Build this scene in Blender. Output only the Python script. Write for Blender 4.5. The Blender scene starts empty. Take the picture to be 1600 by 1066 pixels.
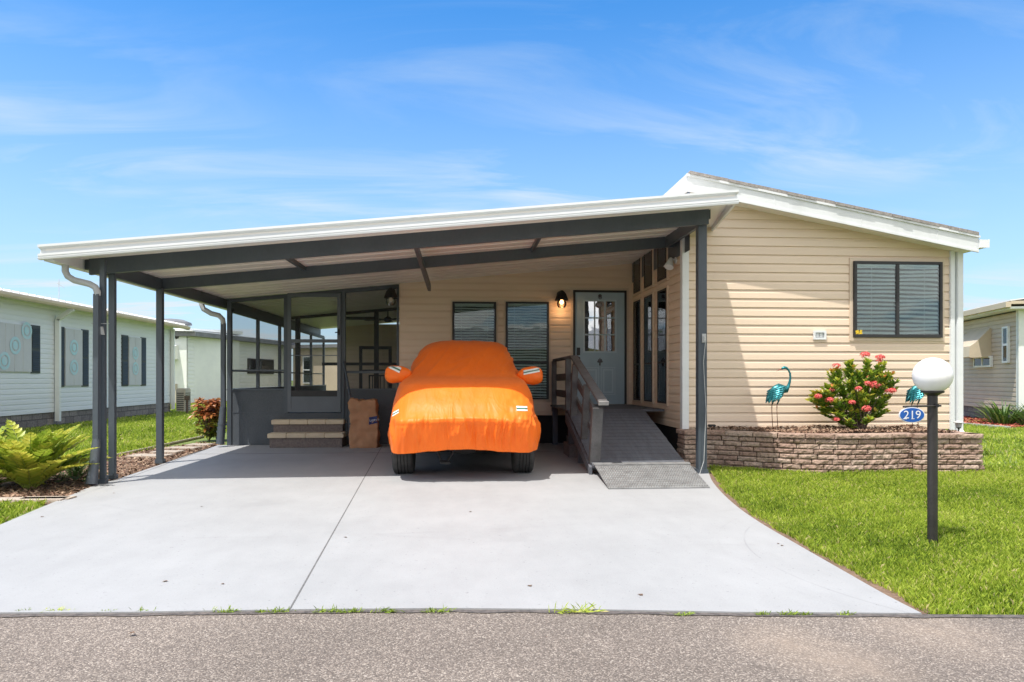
import bpy, bmesh, math, random
import numpy as np
from mathutils import Vector, Matrix, noise
from mathutils.bvhtree import BVHTree
R = math.radians
random.seed(7)
S = bpy.context.scene
COL = S.collection

# ------------------------------------------------------------------ camera
F = 1067.0; TH = math.atan(75 / 1067.0); CH = 1.2
cs, sn = math.cos(TH), math.sin(TH)
cam = bpy.data.objects.new('camera', bpy.data.cameras.new('camera'))
COL.objects.link(cam)
cam.location = (0, 0, CH); cam.rotation_euler = (R(90), 0, -TH)
cam.data.sensor_width = 36; cam.data.lens = 36 * F / 1600
cam.data.shift_y = 59 / 1600; cam.data.clip_end = 3000; cam.data.clip_start = .05
S.camera = cam

# ------------------------------------------------------------------ world
SUN = Vector((.287, .27, -1)).normalized()          # direction the light travels
sun_el = math.asin(-SUN.z); sun_az = math.atan2(-SUN.x, -SUN.y)   # clockwise from +Y
wd = bpy.data.worlds.new('World'); S.world = wd; wd.use_nodes = True
nt = wd.node_tree; nt.nodes.clear(); N = nt.nodes.new; L = nt.links.new
wo = N('ShaderNodeOutputWorld'); bg = N('ShaderNodeBackground'); bg.inputs[1].default_value = .15
sky = N('ShaderNodeTexSky'); sky.sky_type = 'NISHITA'; sky.sun_disc = False
sky.sun_elevation = sun_el; sky.sun_rotation = sun_az
sky.air_density = 1.0; sky.dust_density = .3; sky.ozone_density = 2.0
tc = N('ShaderNodeTexCoord'); sep = N('ShaderNodeSeparateXYZ'); L(tc.outputs['Generated'], sep.inputs[0])
def wm(op, a, b=None):
    m = N('ShaderNodeMath'); m.operation = op
    for i, v in enumerate((a, b)):
        if v is None: continue
        if isinstance(v, (int, float)): m.inputs[i].default_value = v
        else: L(v, m.inputs[i])
    return m.outputs[0]
zz = wm('ADD', wm('MAXIMUM', sep.outputs[2], 0.0), .12)
cu = wm('DIVIDE', sep.outputs[0], zz); cv = wm('DIVIDE', sep.outputs[1], zz)
cmb = N('ShaderNodeCombineXYZ'); L(cu, cmb.inputs[0]); L(cv, cmb.inputs[1])
mp = N('ShaderNodeMapping'); mp.inputs['Rotation'].default_value = (0, 0, R(32)); mp.inputs['Scale'].default_value = (.45, 1.25, 1)
mp.inputs['Location'].default_value = (1.3, .4, 0)
L(cmb.outputs[0], mp.inputs[0])
n1 = N('ShaderNodeTexNoise'); n1.inputs['Scale'].default_value = 1.9; n1.inputs['Detail'].default_value = 12; n1.inputs['Roughness'].default_value = .6; n1.inputs['Distortion'].default_value = 1.1
L(mp.outputs[0], n1.inputs['Vector'])
n2 = N('ShaderNodeTexNoise'); n2.inputs['Scale'].default_value = .55; n2.inputs['Detail'].default_value = 3
L(cmb.outputs[0], n2.inputs['Vector'])
r1 = N('ShaderNodeMapRange'); r1.inputs[1].default_value = .46; r1.inputs[2].default_value = .78; L(n1.outputs[0], r1.inputs[0])
r2 = N('ShaderNodeMapRange'); r2.inputs[1].default_value = .38; r2.inputs[2].default_value = .62; L(n2.outputs[0], r2.inputs[0])
r3 = N('ShaderNodeMapRange'); r3.inputs[1].default_value = .52; r3.inputs[2].default_value = .10; L(sep.outputs[2], r3.inputs[0])
cf = wm('MULTIPLY', wm('MULTIPLY', r1.outputs[0], r2.outputs[0]), wm('ADD', wm('MULTIPLY', r3.outputs[0], .95), .25))
hz = N('ShaderNodeMapRange'); hz.inputs[1].default_value = .52; hz.inputs[2].default_value = .0; hz.inputs[4].default_value = .93; L(sep.outputs[2], hz.inputs[0])
cf2 = wm('MINIMUM', wm('ADD', cf, wm('POWER', hz.outputs[0], 1.45)), .96)
hsv = N('ShaderNodeMix'); hsv.data_type = 'RGBA'; hsv.blend_type = 'MULTIPLY'; hsv.inputs[0].default_value = 1
L(sky.outputs[0], hsv.inputs[6]); hsv.inputs[7].default_value = (.30, .88, 1.30, 1)
mx = N('ShaderNodeMix'); mx.data_type = 'RGBA'; L(cf2, mx.inputs[0]); L(hsv.outputs[2], mx.inputs[6]); mx.inputs[7].default_value = (4.0, 4.55, 4.9, 1)
# cumulus added behind camera and overhead as fill light (clouds seen in window reflections)
n3 = N('ShaderNodeTexNoise'); n3.inputs['Scale'].default_value = 1.1; n3.inputs['Detail'].default_value = 7; n3.inputs['Roughness'].default_value = .5; L(cmb.outputs[0], n3.inputs['Vector'])
k3 = N('ShaderNodeMapRange'); k3.interpolation_type = 'SMOOTHSTEP'; k3.inputs[1].default_value = .36; k3.inputs[2].default_value = .52; L(n3.outputs[0], k3.inputs[0])
kb = N('ShaderNodeMapRange'); kb.interpolation_type = 'SMOOTHSTEP'; kb.inputs[1].default_value = .10; kb.inputs[2].default_value = -.25
L(wm('SUBTRACT', sep.outputs[1], wm('MULTIPLY', wm('MAXIMUM', wm('SUBTRACT', sep.outputs[2], .62), 0.0), 2.2)), kb.inputs[0])
cm = N('ShaderNodeMix'); cm.data_type = 'RGBA'; L(wm('MULTIPLY', k3.outputs[0], kb.outputs[0]), cm.inputs[0]); L(mx.outputs[2], cm.inputs[6]); cm.inputs[7].default_value = (8.8, 8.4, 8.0, 1)
L(cm.outputs[2], bg.inputs[0]); L(bg.outputs[0], wo.inputs[0])

sl = bpy.data.lights.new('sun', 'SUN'); sl.energy = 4.7; sl.angle = R(.53); sl.color = (1, .955, .89)
so = bpy.data.objects.new('sun', sl); COL.objects.link(so)
so.rotation_euler = SUN.to_track_quat('-Z', 'Y').to_euler(); so.location = (-3, -2, 12)
S.view_settings.view_transform = 'Standard'; S.view_settings.look = 'None'
S.view_settings.exposure = 0.38; S.view_settings.gamma = 1

# ------------------------------------------------------------------ helpers
def at(px, py, Y=None, X=None, Z=None):
    xc = (px - 800) / F; zc = (592 - py) / F
    d = Vector((xc * cs + sn, cs - xc * sn, zc))
    if Y is not None: t = Y / d.y
    elif X is not None: t = X / d.x
    else: t = (Z - CH) / d.z
    return Vector((d.x * t, d.y * t, CH + d.z * t))
def atd(px, py, depth):
    xc = (px - 800) / F; zc = (592 - py) / F
    return Vector(((xc * cs + sn) * depth, (cs - xc * sn) * depth, CH + zc * depth))

def tag(o, label=None, cat=None, group=None, kind=None):
    if label: o['label'] = label
    if cat: o['category'] = cat
    if group: o['group'] = group
    if kind: o['kind'] = kind
    return o
ORG = {}
def thing(name, label, cat, loc=(0, 0, 0), group=None):
    o = bpy.data.objects.new(name, None); COL.objects.link(o); o.location = loc
    o.empty_display_size = .2
    ORG[o.name] = Vector(loc); tag(o, label, cat, group); return o

class MB:
    def __init__(s): s.v = []; s.f = []
    def add(s, vs, fs):
        b = len(s.v); s.v += [tuple(v) for v in vs]; s.f += [tuple(b + i for i in f) for f in fs]; return s
    def box(s, x0, x1, y0, y1, z0, z1):
        return s.add([(x0,y0,z0),(x1,y0,z0),(x1,y1,z0),(x0,y1,z0),(x0,y0,z1),(x1,y0,z1),(x1,y1,z1),(x0,y1,z1)],
                     [(0,3,2,1),(4,5,6,7),(0,1,5,4),(1,2,6,5),(2,3,7,6),(3,0,4,7)])
    def hexa(s, a):   # 8 points same order as box
        return s.add(a, [(0,3,2,1),(4,5,6,7),(0,1,5,4),(1,2,6,5),(2,3,7,6),(3,0,4,7)])
    def bar(s, p, q, w, h, up=(0, 0, 1)):
        p = Vector(p); q = Vector(q); d = (q - p).normalized(); u = Vector(up)
        a = d.cross(u).normalized(); b = a.cross(d).normalized()
        a *= w / 2; b *= h / 2
        return s.hexa([p-a-b, p+a-b, q+a-b, q-a-b, p-a+b, p+a+b, q+a+b, q-a+b])
    def tube(s, pts, rad, n=10, cap=True):
        pts = [Vector(p) for p in pts]
        if isinstance(rad, (int, float)): rad = [rad] * len(pts)
        b = len(s.v); ref = None
        for i, p in enumerate(pts):
            d = (pts[min(i+1, len(pts)-1)] - pts[max(i-1, 0)]).normalized()
            if ref is None:
                ref = Vector((0, 0, 1)) if abs(d.z) < .9 else Vector((1, 0, 0))
            a = (ref - d * ref.dot(d)).normalized(); ref = a; c = d.cross(a)
            r = rad[i]; r = (r, r) if isinstance(r, (int, float)) else r
            for k in range(n):
                t = 2 * math.pi * k / n
                s.v.append(tuple(p + a * math.cos(t) * r[0] + c * math.sin(t) * r[1]))
        for i in range(len(pts) - 1):
            for k in range(n):
                k2 = (k + 1) % n
                s.f.append((b+i*n+k, b+i*n+k2, b+(i+1)*n+k2, b+(i+1)*n+k))
        if cap:
            s.f.append(tuple(b + k for k in range(n))[::-1]); s.f.append(tuple(b + (len(pts)-1)*n + k for k in range(n)))
        return s
    def lathe(s, prof, c, n=24, axis='z'):
        b = len(s.v)
        for r, z in prof:
            for k in range(n):
                t = 2*math.pi*k/n; a, e = r*math.cos(t), r*math.sin(t)
                s.v.append({'z': (c[0]+a, c[1]+e, c[2]+z), 'x': (c[0]+z, c[1]+a, c[2]+e), 'y': (c[0]+a, c[1]+z, c[2]+e)}[axis])
        for i in range(len(prof)-1):
            for k in range(n):
                k2 = (k+1) % n; s.f.append((b+i*n+k, b+i*n+k2, b+(i+1)*n+k2, b+(i+1)*n+k))
        s.f.append(tuple(b+k for k in range(n))[::-1]); s.f.append(tuple(b+(len(prof)-1)*n+k for k in range(n)))
        return s
    def prism(s, poly, z0, z1):
        n = len(poly)
        return s.add([(p[0], p[1], z0) for p in poly] + [(p[0], p[1], z1) for p in poly],
            [tuple(range(n))[::-1], tuple(range(n, 2*n))] + [(i, (i+1) % n, n+(i+1) % n, n+i) for i in range(n)])
    def extr(s, prof, f0, f1):   # profile points mapped through two frames (functions) and joined
        n = len(prof); a = [f0(*p) for p in prof]; b = [f1(*p) for p in prof]
        return s.add(a + b, [tuple(range(n))[::-1], tuple(range(n, 2*n))] + [(i, (i+1) % n, n+(i+1) % n, n+i) for i in range(n)])
    def build(s, name, m, parent=None, smooth=False, bevel=0, fix=True, label=None):
        o0 = ORG[parent.name] if parent else Vector((0, 0, 0))
        me = bpy.data.meshes.new(name)
        me.from_pydata([(v[0]-o0.x, v[1]-o0.y, v[2]-o0.z) for v in s.v], [], s.f)
        if fix:
            bm = bmesh.new(); bm.from_mesh(me); bmesh.ops.recalc_face_normals(bm, faces=bm.faces)
            if bevel: bmesh.ops.bevel(bm, geom=[e for e in bm.edges if len(e.link_faces) == 2 and e.calc_face_angle(0) > .6], offset=bevel, segments=2, affect='EDGES', clamp_overlap=True)
            bm.to_mesh(me); bm.free()
        if smooth:
            me.polygons.foreach_set('use_smooth', [True]*len(me.polygons))
            if smooth != 'all': me.set_sharp_from_angle(angle=R(40))
        me.materials.append(m)
        o = bpy.data.objects.new(name, me); COL.objects.link(o)
        if parent: o.parent = parent
        ORG[o.name] = o0
        if label: o['label'] = label
        return o

def copy_tree(o, parent=None):
    c = o.copy(); COL.objects.link(c); c.parent = parent
    for ch in list(o.children): copy_tree(ch, c)
    return c

def text_mb(body, size, fn, ext=.002):
    cu = bpy.data.curves.new('lettering', 'FONT'); cu.body = body; cu.size = size; cu.extrude = 0
    cu.align_x = 'CENTER'; cu.align_y = 'CENTER'
    o = bpy.data.objects.new('lettering', cu); COL.objects.link(o)
    bpy.context.view_layer.update()
    me = o.to_mesh(); mb = MB()
    mb.add([fn(v.co.x, v.co.y) for v in me.vertices], [tuple(p.vertices) for p in me.polygons])
    o.to_mesh_clear(); bpy.data.objects.remove(o); bpy.data.curves.remove(cu)
    return mb

# ------------------------------------------------------------------ materials
def newmat(name):
    m = bpy.data.materials.new(name); m.use_nodes = True; t = m.node_tree
    return m, t, t.nodes['Principled BSDF']
def pm(name, c1, c2=None, scale=4, rough=.6, metal=0, bump=0, bscale=60, stretch=(1,1,1), lo=.35, hi=.65, spec=.5, fine=0, rvar=0, detail=5):
    m, t, p = newmat(name); N = t.nodes.new; L = t.links.new
    p.inputs['Roughness'].default_value = rough; p.inputs['Metallic'].default_value = metal
    p.inputs['Specular IOR Level'].default_value = spec
    tc = N('ShaderNodeTexCoord'); mp = N('ShaderNodeMapping'); mp.inputs['Scale'].default_value = stretch
    L(tc.outputs['Object'], mp.inputs[0])
    c2 = c2 or tuple(c * .86 for c in c1)
    n = N('ShaderNodeTexNoise'); n.inputs['Scale'].default_value = scale; n.inputs['Detail'].default_value = detail; n.inputs['Roughness'].default_value = .6
    L(mp.outputs[0], n.inputs['Vector'])
    r = N('ShaderNodeMapRange'); r.inputs[1].default_value = lo; r.inputs[2].default_value = hi; L(n.outputs[0], r.inputs[0])
    mx = N('ShaderNodeMix'); mx.data_type = 'RGBA'; mx.inputs[6].default_value = (*c1, 1); mx.inputs[7].default_value = (*c2, 1); L(r.outputs[0], mx.inputs[0])
    out = mx.outputs[2]
    if fine:
        n2 = N('ShaderNodeTexNoise'); n2.inputs['Scale'].default_value = bscale; n2.inputs['Detail'].default_value = 3; L(mp.outputs[0], n2.inputs['Vector'])
        r2 = N('ShaderNodeMapRange'); r2.inputs[1].default_value = .3; r2.inputs[2].default_value = .7; r2.inputs[3].default_value = 1-fine; r2.inputs[4].default_value = 1+fine; L(n2.outputs[0], r2.inputs[0])
        m2 = N('ShaderNodeVectorMath'); m2.operation = 'SCALE'; L(out, m2.inputs[0]); L(r2.outputs[0], m2.inputs['Scale']); out = m2.outputs[0]
    L(out, p.inputs['Base Color'])
    if rvar:
        rr = N('ShaderNodeMapRange'); rr.inputs[3].default_value = rough-rvar; rr.inputs[4].default_value = rough+rvar; L(n.outputs[0], rr.inputs[0]); L(rr.outputs[0], p.inputs['Roughness'])
    if bump:
        nb = N('ShaderNodeTexNoise'); nb.inputs['Scale'].default_value = bscale; nb.inputs['Detail'].default_value = 4; L(mp.outputs[0], nb.inputs['Vector'])
        b = N('ShaderNodeBump'); b.inputs['Strength'].default_value = min(1, bump); b.inputs['Distance'].default_value = .004*max(1, bump); L(nb.outputs[0], b.inputs['Height']); L(b.outputs[0], p.inputs['Normal'])
    return m
M = {}
M['siding'] = pm('tan vinyl siding', (.75,.608,.465), (.70,.56,.425), 1.3, .55, bump=.3, bscale=90, stretch=(.3,1,3), fine=.02)
M['trimtan'] = pm('tan trim', (.66,.54,.41), (.62,.50,.38), 2, .55)
M['white'] = pm('white aluminium', (.72,.74,.75), (.66,.68,.69), 1.6, .42, stretch=(.4,1,3), lo=.4, hi=.75, bump=.15, bscale=20)
M['whitedirty'] = pm('weathered white metal', (.68,.70,.71), (.55,.56,.56), 3, .45, stretch=(1,1,.4), lo=.45, hi=.85)
M['ceil'] = pm('white roof panel underside', (.86,.82,.78), (.80,.76,.72), 1.2, .35, stretch=(.3,3,1))
M['char'] = pm('charcoal painted aluminium', (.058,.072,.090), (.070,.086,.105), 2.5, .42, bump=.2, bscale=35, stretch=(1,1,.4), fine=.05)
M['doorframe'] = pm('slate painted screen door', (.12,.14,.165), (.10,.118,.14), 3, .45)
M['charwall'] = pm('charcoal painted block', (.062,.074,.088), (.08,.093,.108), 2.2, .7, bump=.8, bscale=45, fine=.12)
M['black'] = pm('black paint', (.012,.012,.014), (.02,.02,.022), 5, .5)
M['skirt'] = pm('black skirting', (.012,.012,.014), (.02,.02,.022), 2, .8, bump=.6, bscale=30)
M['door'] = pm('blue grey door paint', (.37,.50,.57), (.35,.47,.54), 2, .4)
M['doorlite'] = pm('pale blue door muntin', (.47,.60,.66), (.45,.57,.63), 2, .4)
M['deck'] = pm('grey deck paint', (.115,.125,.145), (.085,.09,.105), 3, .6, bump=.7, bscale=50, stretch=(6,1,1), fine=.1)
M['rail'] = pm('grey railing wood', (.125,.12,.12), (.075,.073,.073), 5, .65, bump=.8, bscale=60, stretch=(1,.5,1), fine=.1)
M['railend'] = pm('weathered grey wood', (.36,.35,.33), (.25,.24,.23), 6, .75, bump=.8, bscale=60)
M['metal'] = pm('aluminium tread plate', (.27,.275,.275), (.18,.18,.18), 9, .5, metal=.35)
M['cover'] = pm('orange cover fabric', (.92,.172,.010), (.88,.150,.008), 3, .52, bump=.25, bscale=120, spec=.35)
def clothbump(m):
    t = m.node_tree; N = t.nodes.new; L = t.links.new; p = t.nodes['Principled BSDF']; tc = N('ShaderNodeTexCoord')
    mp = N('ShaderNodeMapping'); mp.inputs['Scale'].default_value = (1.0, .4, .32); mp.inputs['Rotation'].default_value = (0, R(12), 0); L(tc.outputs['Object'], mp.inputs[0])
    h = None
    for sc_, di, w in ((4, .8, 1.0), (10, .6, .35)):
        n = N('ShaderNodeTexNoise'); n.inputs['Scale'].default_value = sc_; n.inputs['Detail'].default_value = 3; n.inputs['Distortion'].default_value = di; L(mp.outputs[0], n.inputs['Vector'])
        a = N('ShaderNodeMath'); a.operation = 'SUBTRACT'; L(n.outputs[0], a.inputs[0]); a.inputs[1].default_value = .5
        b = N('ShaderNodeMath'); b.operation = 'ABSOLUTE'; L(a.outputs[0], b.inputs[0])
        c = N('ShaderNodeMath'); c.operation = 'POWER'; L(b.outputs[0], c.inputs[0]); c.inputs[1].default_value = .9
        d = N('ShaderNodeMath'); d.operation = 'MULTIPLY'; L(c.outputs[0], d.inputs[0]); d.inputs[1].default_value = w
        if h is None: h = d.outputs[0]
        else:
            e = N('ShaderNodeMath'); e.operation = 'ADD'; L(h, e.inputs[0]); L(d.outputs[0], e.inputs[1]); h = e.outputs[0]
    b = N('ShaderNodeBump'); b.invert = True; b.inputs['Distance'].default_value = .03; b.inputs['Strength'].default_value = .7; p.inputs['Sheen Weight'].default_value = .08; p.inputs['Sheen Tint'].default_value = (1,.75,.4,1); L(h, b.inputs['Height']); L(b.outputs[0], p.inputs['Normal'])
clothbump(M['cover'])
M['reflw'] = pm('silver reflective tape', (.80,.82,.74), None, 10, .35)
M['reflg'] = pm('green reflective tape', (.05,.16,.12), None, 10, .35)
M['rubber'] = pm('tyre rubber', (.030,.030,.031), (.05,.049,.047), 12, .8, bump=.5, bscale=80)
M['shingle'] = pm('brown grey shingle', (.23,.21,.20), (.36,.33,.31), 26, .9, bump=1, bscale=160)
M['tread'] = pm('buff step tile', (.62,.53,.38), (.54,.45,.33), 6, .7, bump=.4)
M['riser'] = pm('mottled brown step stone', (.20,.165,.15), (.12,.10,.095), 30, .8, bump=.8, bscale=50)
M['bag'] = pm('brown kraft paper', (.46,.245,.13), (.38,.20,.105), 5, .75, bump=.4, bscale=40)
M['baglabel'] = pm('dark blue print', (.015,.03,.14), None, 5, .6)
M['lettering'] = pm('white print', (.75,.78,.82), None, 5, .5)
M['signblue'] = pm('blue enamel', (.010,.10,.40), None, 5, .25)
M['globe'] = pm('white opal glass', (.86,.86,.86), (.84,.84,.84), 4, .22)
M['pole'] = pm('black lamp pole', (.022,.020,.020), (.035,.032,.03), 8, .45, bump=.3, bscale=60)
M['teal'] = pm('teal patina metal', (.006,.09,.11), (.035,.25,.28), 16, .32, metal=.55, bump=.6, bscale=50)
M['tealdark'] = pm('dark teal metal', (.006,.05,.07), (.03,.22,.26), 22, .4, metal=.5, bump=.6, bscale=60)
M['rust'] = pm('rusty leg metal', (.22,.10,.055), (.12,.055,.035), 30, .7)
M['beak'] = pm('red brown beak', (.35,.08,.05), None, 10, .4)
M['nside'] = pm('pale grey siding', (.70,.73,.74), (.65,.68,.69), 1.5, .6, stretch=(1,.3,2))
M['nside2'] = pm('white siding', (.74,.76,.73), (.68,.70,.68), 1.5, .6)
M['nside3'] = pm('beige grey siding', (.52,.43,.33), (.46,.38,.29), 1.5, .6)
M['panel'] = pm('grey hurricane panel', (.52,.53,.54), (.48,.49,.50), 3, .6)
M['aqua'] = pm('faded aqua paint', (.36,.62,.67), (.46,.58,.62), 12, .6)
M['shutter'] = pm('black louvre shutter', (.025,.03,.03), None, 5, .5)
M['mroof'] = pm('white ribbed metal roof', (.80,.81,.82), (.70,.71,.72), 2, .45)
M['darkroof'] = pm('grey metal eave', (.13,.13,.135), (.18,.18,.185), 3, .6)
M['awning'] = pm('beige awning', (.55,.46,.34), (.50,.42,.31), 3, .6)
M['blind'] = pm('white blind slat', (.78,.78,.76), (.72,.72,.70), 3, .5)
M['inside'] = pm('room shade backing', (.035,.035,.035), (.06,.055,.05), 1.2, .9)  # room darkness put into the colour of sheets behind panes
M['soil'] = pm('brown soil', (.12,.075,.05), (.19,.125,.085), 9, .95, bump=1.5, bscale=60, fine=.3)
M['stone'] = pm('pale concrete paver', (.42,.36,.30), (.34,.29,.24), 7, .85, bump=.6, fine=.1)
M['curb'] = pm('grey concrete curb', (.42,.41,.38), (.33,.32,.30), 4, .85, bump=.8, fine=.1)
M['bark'] = pm('grey brown stem', (.14,.10,.075), (.08,.055,.045), 20, .9, bump=1)
M['yellow'] = pm('yellow sticker', (.80,.55,.02), (.1,.08,.02), 60, .5, lo=.5, hi=.52)
M['brass'] = pm('pewter metal', (.16,.15,.16), (.06,.06,.07), 40, .35, metal=.8)
M['hose'] = pm('green hose rubber', (.015,.06,.04), None, 8, .5)
M['greyplastic'] = pm('grey plastic', (.45,.46,.46), (.38,.39,.39), 5, .6)
M['acunit'] = pm('beige enclosure', (.48,.43,.35), (.40,.36,.30), 5, .7)

def coursemat(name, c1, c2, mortar, bw=.4, bh=.2, uvec='YZ', ms=.012):
    m, t, p = newmat(name); N = t.nodes.new; L = t.links.new
    tc = N('ShaderNodeTexCoord'); sp = N('ShaderNodeSeparateXYZ'); L(tc.outputs['Object'], sp.inputs[0])
    cb = N('ShaderNodeCombineXYZ')
    ad = N('ShaderNodeMath'); ad.operation = 'ADD'; L(sp.outputs[0], ad.inputs[0]); L(sp.outputs[1], ad.inputs[1])
    L(ad.outputs[0], cb.inputs[0]); L(sp.outputs[2], cb.inputs[1])
    br = N('ShaderNodeTexBrick'); br.inputs['Scale'].default_value = 1; br.inputs['Brick Width'].default_value = bw; br.inputs['Row Height'].default_value = bh
    br.inputs['Mortar Size'].default_value = ms; br.inputs['Color1'].default_value = (*c1, 1); br.inputs['Color2'].default_value = (*c2, 1); br.inputs['Mortar'].default_value = (*mortar, 1)
    L(cb.outputs[0], br.inputs['Vector'])
    n = N('ShaderNodeTexNoise'); n.inputs['Scale'].default_value = 25; n.inputs['Detail'].default_value = 5; L(tc.outputs['Object'], n.inputs['Vector'])
    r = N('ShaderNodeMapRange'); r.inputs[1].default_value = .3; r.inputs[2].default_value = .7; r.inputs[3].default_value = .7; r.inputs[4].default_value = 1.25; L(n.outputs[0], r.inputs[0])
    vm = N('ShaderNodeVectorMath'); vm.operation = 'SCALE'; L(br.outputs[0], vm.inputs[0]); L(r.outputs[0], vm.inputs['Scale']); L(vm.outputs[0], p.inputs['Base Color'])
    b = N('ShaderNodeBump'); b.inputs['Distance'].default_value = .01
    iv = N('ShaderNodeMath'); iv.operation = 'SUBTRACT'; L(n.outputs[0], iv.inputs[0]); L(br.outputs[1], iv.inputs[1]); L(iv.outputs[0], b.inputs['Height']); L(b.outputs[0], p.inputs['Normal'])
    p.inputs['Roughness'].default_value = .85
    return m
M['blockskirt'] = coursemat('grey stone skirting', (.16,.14,.13), (.26,.23,.21), (.10,.09,.085), .4, .18)
M['farblock'] = coursemat('grey white block', (.55,.52,.47), (.6,.57,.52), (.4,.38,.35), .4, .2)

def glassmat(name, tint=(.75,.8,.8), refl=.14):
    m, t, p = newmat(name); t.nodes.remove(p); N = t.nodes.new; L = t.links.new
    o = t.nodes['Material Output']; tr = N('ShaderNodeBsdfTransparent'); tr.inputs[0].default_value = (*tint, 1)
    gl = N('ShaderNodeBsdfGlossy'); gl.inputs['Roughness'].default_value = .015; gl.inputs[0].default_value = (.9,.95,1,1)
    nz = N('ShaderNodeTexNoise'); nz.inputs['Scale'].default_value = 2.2; tc = N('ShaderNodeTexCoord'); L(tc.outputs['Object'], nz.inputs['Vector'])
    bp = N('ShaderNodeBump'); bp.inputs['Strength'].default_value = .25; bp.inputs['Distance'].default_value = .02; L(nz.outputs[0], bp.inputs['Height']); bp.inputs['Strength'].default_value = .08; L(bp.outputs[0], gl.inputs['Normal'])
    fr = N('ShaderNodeFresnel'); fr.inputs[0].default_value = 1.5
    ad = N('ShaderNodeMath'); ad.operation = 'ADD'; ad.use_clamp = True; L(fr.outputs[0], ad.inputs[0]); ad.inputs[1].default_value = refl
    mx = N('ShaderNodeMixShader'); L(ad.outputs[0], mx.inputs[0]); L(tr.outputs[0], mx.inputs[1]); L(gl.outputs[0], mx.inputs[2]); L(mx.outputs[0], o.inputs[0])
    return m
M['glass'] = glassmat('window glass', (.84,.90,.89), .0)
M['doorglass'] = glassmat('door glass', (.5,.5,.5), .45)
M['jar'] = glassmat('clear jar glass', (.9,.85,.8), .05)
def screenmat():
    m, t, p = newmat('insect screen'); N = t.nodes.new; L = t.links.new
    o = t.nodes['Material Output']; tr = N('ShaderNodeBsdfTransparent'); p.inputs['Base Color'].default_value = (.05,.055,.06,1); p.inputs['Roughness'].default_value = .7
    mx = N('ShaderNodeMixShader'); mx.inputs[0].default_value = .30; L(tr.outputs[0], mx.inputs[1]); L(p.outputs[0], mx.inputs[2]); L(mx.outputs[0], o.inputs[0]); return m
M['screen'] = screenmat()
def emis(name, col, st):
    m, t, p = newmat(name); p.inputs['Emission Color'].default_value = (*col, 1); p.inputs['Emission Strength'].default_value = st; p.inputs['Base Color'].default_value = (*col, 1); return m
M['bulb'] = emis('lit bulb', (1, .50, .20), 9)

def leafmat(name, cols, rough=.45, transl=.35, attr='rnd', spec=.4):
    m, t, p = newmat(name); N = t.nodes.new; L = t.links.new
    a = N('ShaderNodeAttribute'); a.attribute_name = attr
    r = N('ShaderNodeValToRGB'); r.color_ramp.elements[0].color = (*cols[0][1], 1); r.color_ramp.elements[0].position = cols[0][0]
    r.color_ramp.elements[1].color = (*cols[-1][1], 1); r.color_ramp.elements[1].position = cols[-1][0]
    for pos, c in cols[1:-1]:
        e = r.color_ramp.elements.new(pos); e.color = (*c, 1)
    L(a.outputs['Fac'], r.inputs[0]); L(r.outputs[0], p.inputs['Base Color']); p.inputs['Roughness'].default_value = rough; p.inputs['Specular IOR Level'].default_value = spec
    tl = N('ShaderNodeBsdfTranslucent'); L(r.outputs[0], tl.inputs[0]); mx = N('ShaderNodeMixShader'); mx.inputs[0].default_value = transl
    L(p.outputs[0], mx.inputs[1]); L(tl.outputs[0], mx.inputs[2]); L(mx.outputs[0], t.nodes['Material Output'].inputs[0]); return m
M['grass'] = leafmat('lawn grass blades', [(0,(.10,.17,.02)),(.3,(.26,.37,.035)),(.7,(.47,.57,.065)),(.93,(.62,.68,.14)),(1,(.66,.56,.26))], .5, .4)
M['cycad'] = leafmat('yellow green cycad leaf', [(0,(.05,.12,.02)),(.35,(.17,.28,.03)),(.7,(.36,.44,.05)),(1,(.62,.58,.10))], .4, .4)
M['ixora'] = leafmat('ixora leaf', [(0,(.04,.10,.018)),(.35,(.13,.25,.03)),(.7,(.36,.44,.045)),(.92,(.58,.46,.06)),(1,(.60,.24,.06))], .3, .35)
M['petal'] = leafmat('coral pink petals', [(0,(.66,.06,.07)),(.5,(.86,.15,.16)),(1,(.95,.38,.30))], .6, .3)
M['croton'] = leafmat('croton leaf', [(0,(.08,.13,.02)),(.3,(.26,.28,.04)),(.5,(.34,.10,.03)),(.75,(.42,.15,.06)),(1,(.40,.24,.09))], .35, .25)
M['strap'] = leafmat('strap leaf', [(0,(.03,.085,.02)),(.6,(.09,.18,.03)),(1,(.20,.28,.06))], .4, .25)
M['tree'] = leafmat('tree leaf', [(0,(.03,.075,.015)),(.6,(.07,.14,.025)),(1,(.15,.22,.04))], .5, .3)
M['mulch'] = leafmat('wood mulch chips', [(0,(.09,.045,.03)),(.5,(.22,.13,.085)),(1,(.40,.29,.20))], .9, 0)
M['redmulch'] = leafmat('red mulch chips', [(0,(.16,.03,.02)),(.5,(.33,.07,.045)),(1,(.45,.15,.10))], .9, 0)
M['brickface'] = leafmat('split face block', [(0,(.27,.175,.135)),(.35,(.34,.235,.185)),(.7,(.39,.285,.225)),(1,(.44,.35,.29))], .9, 0)
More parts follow.
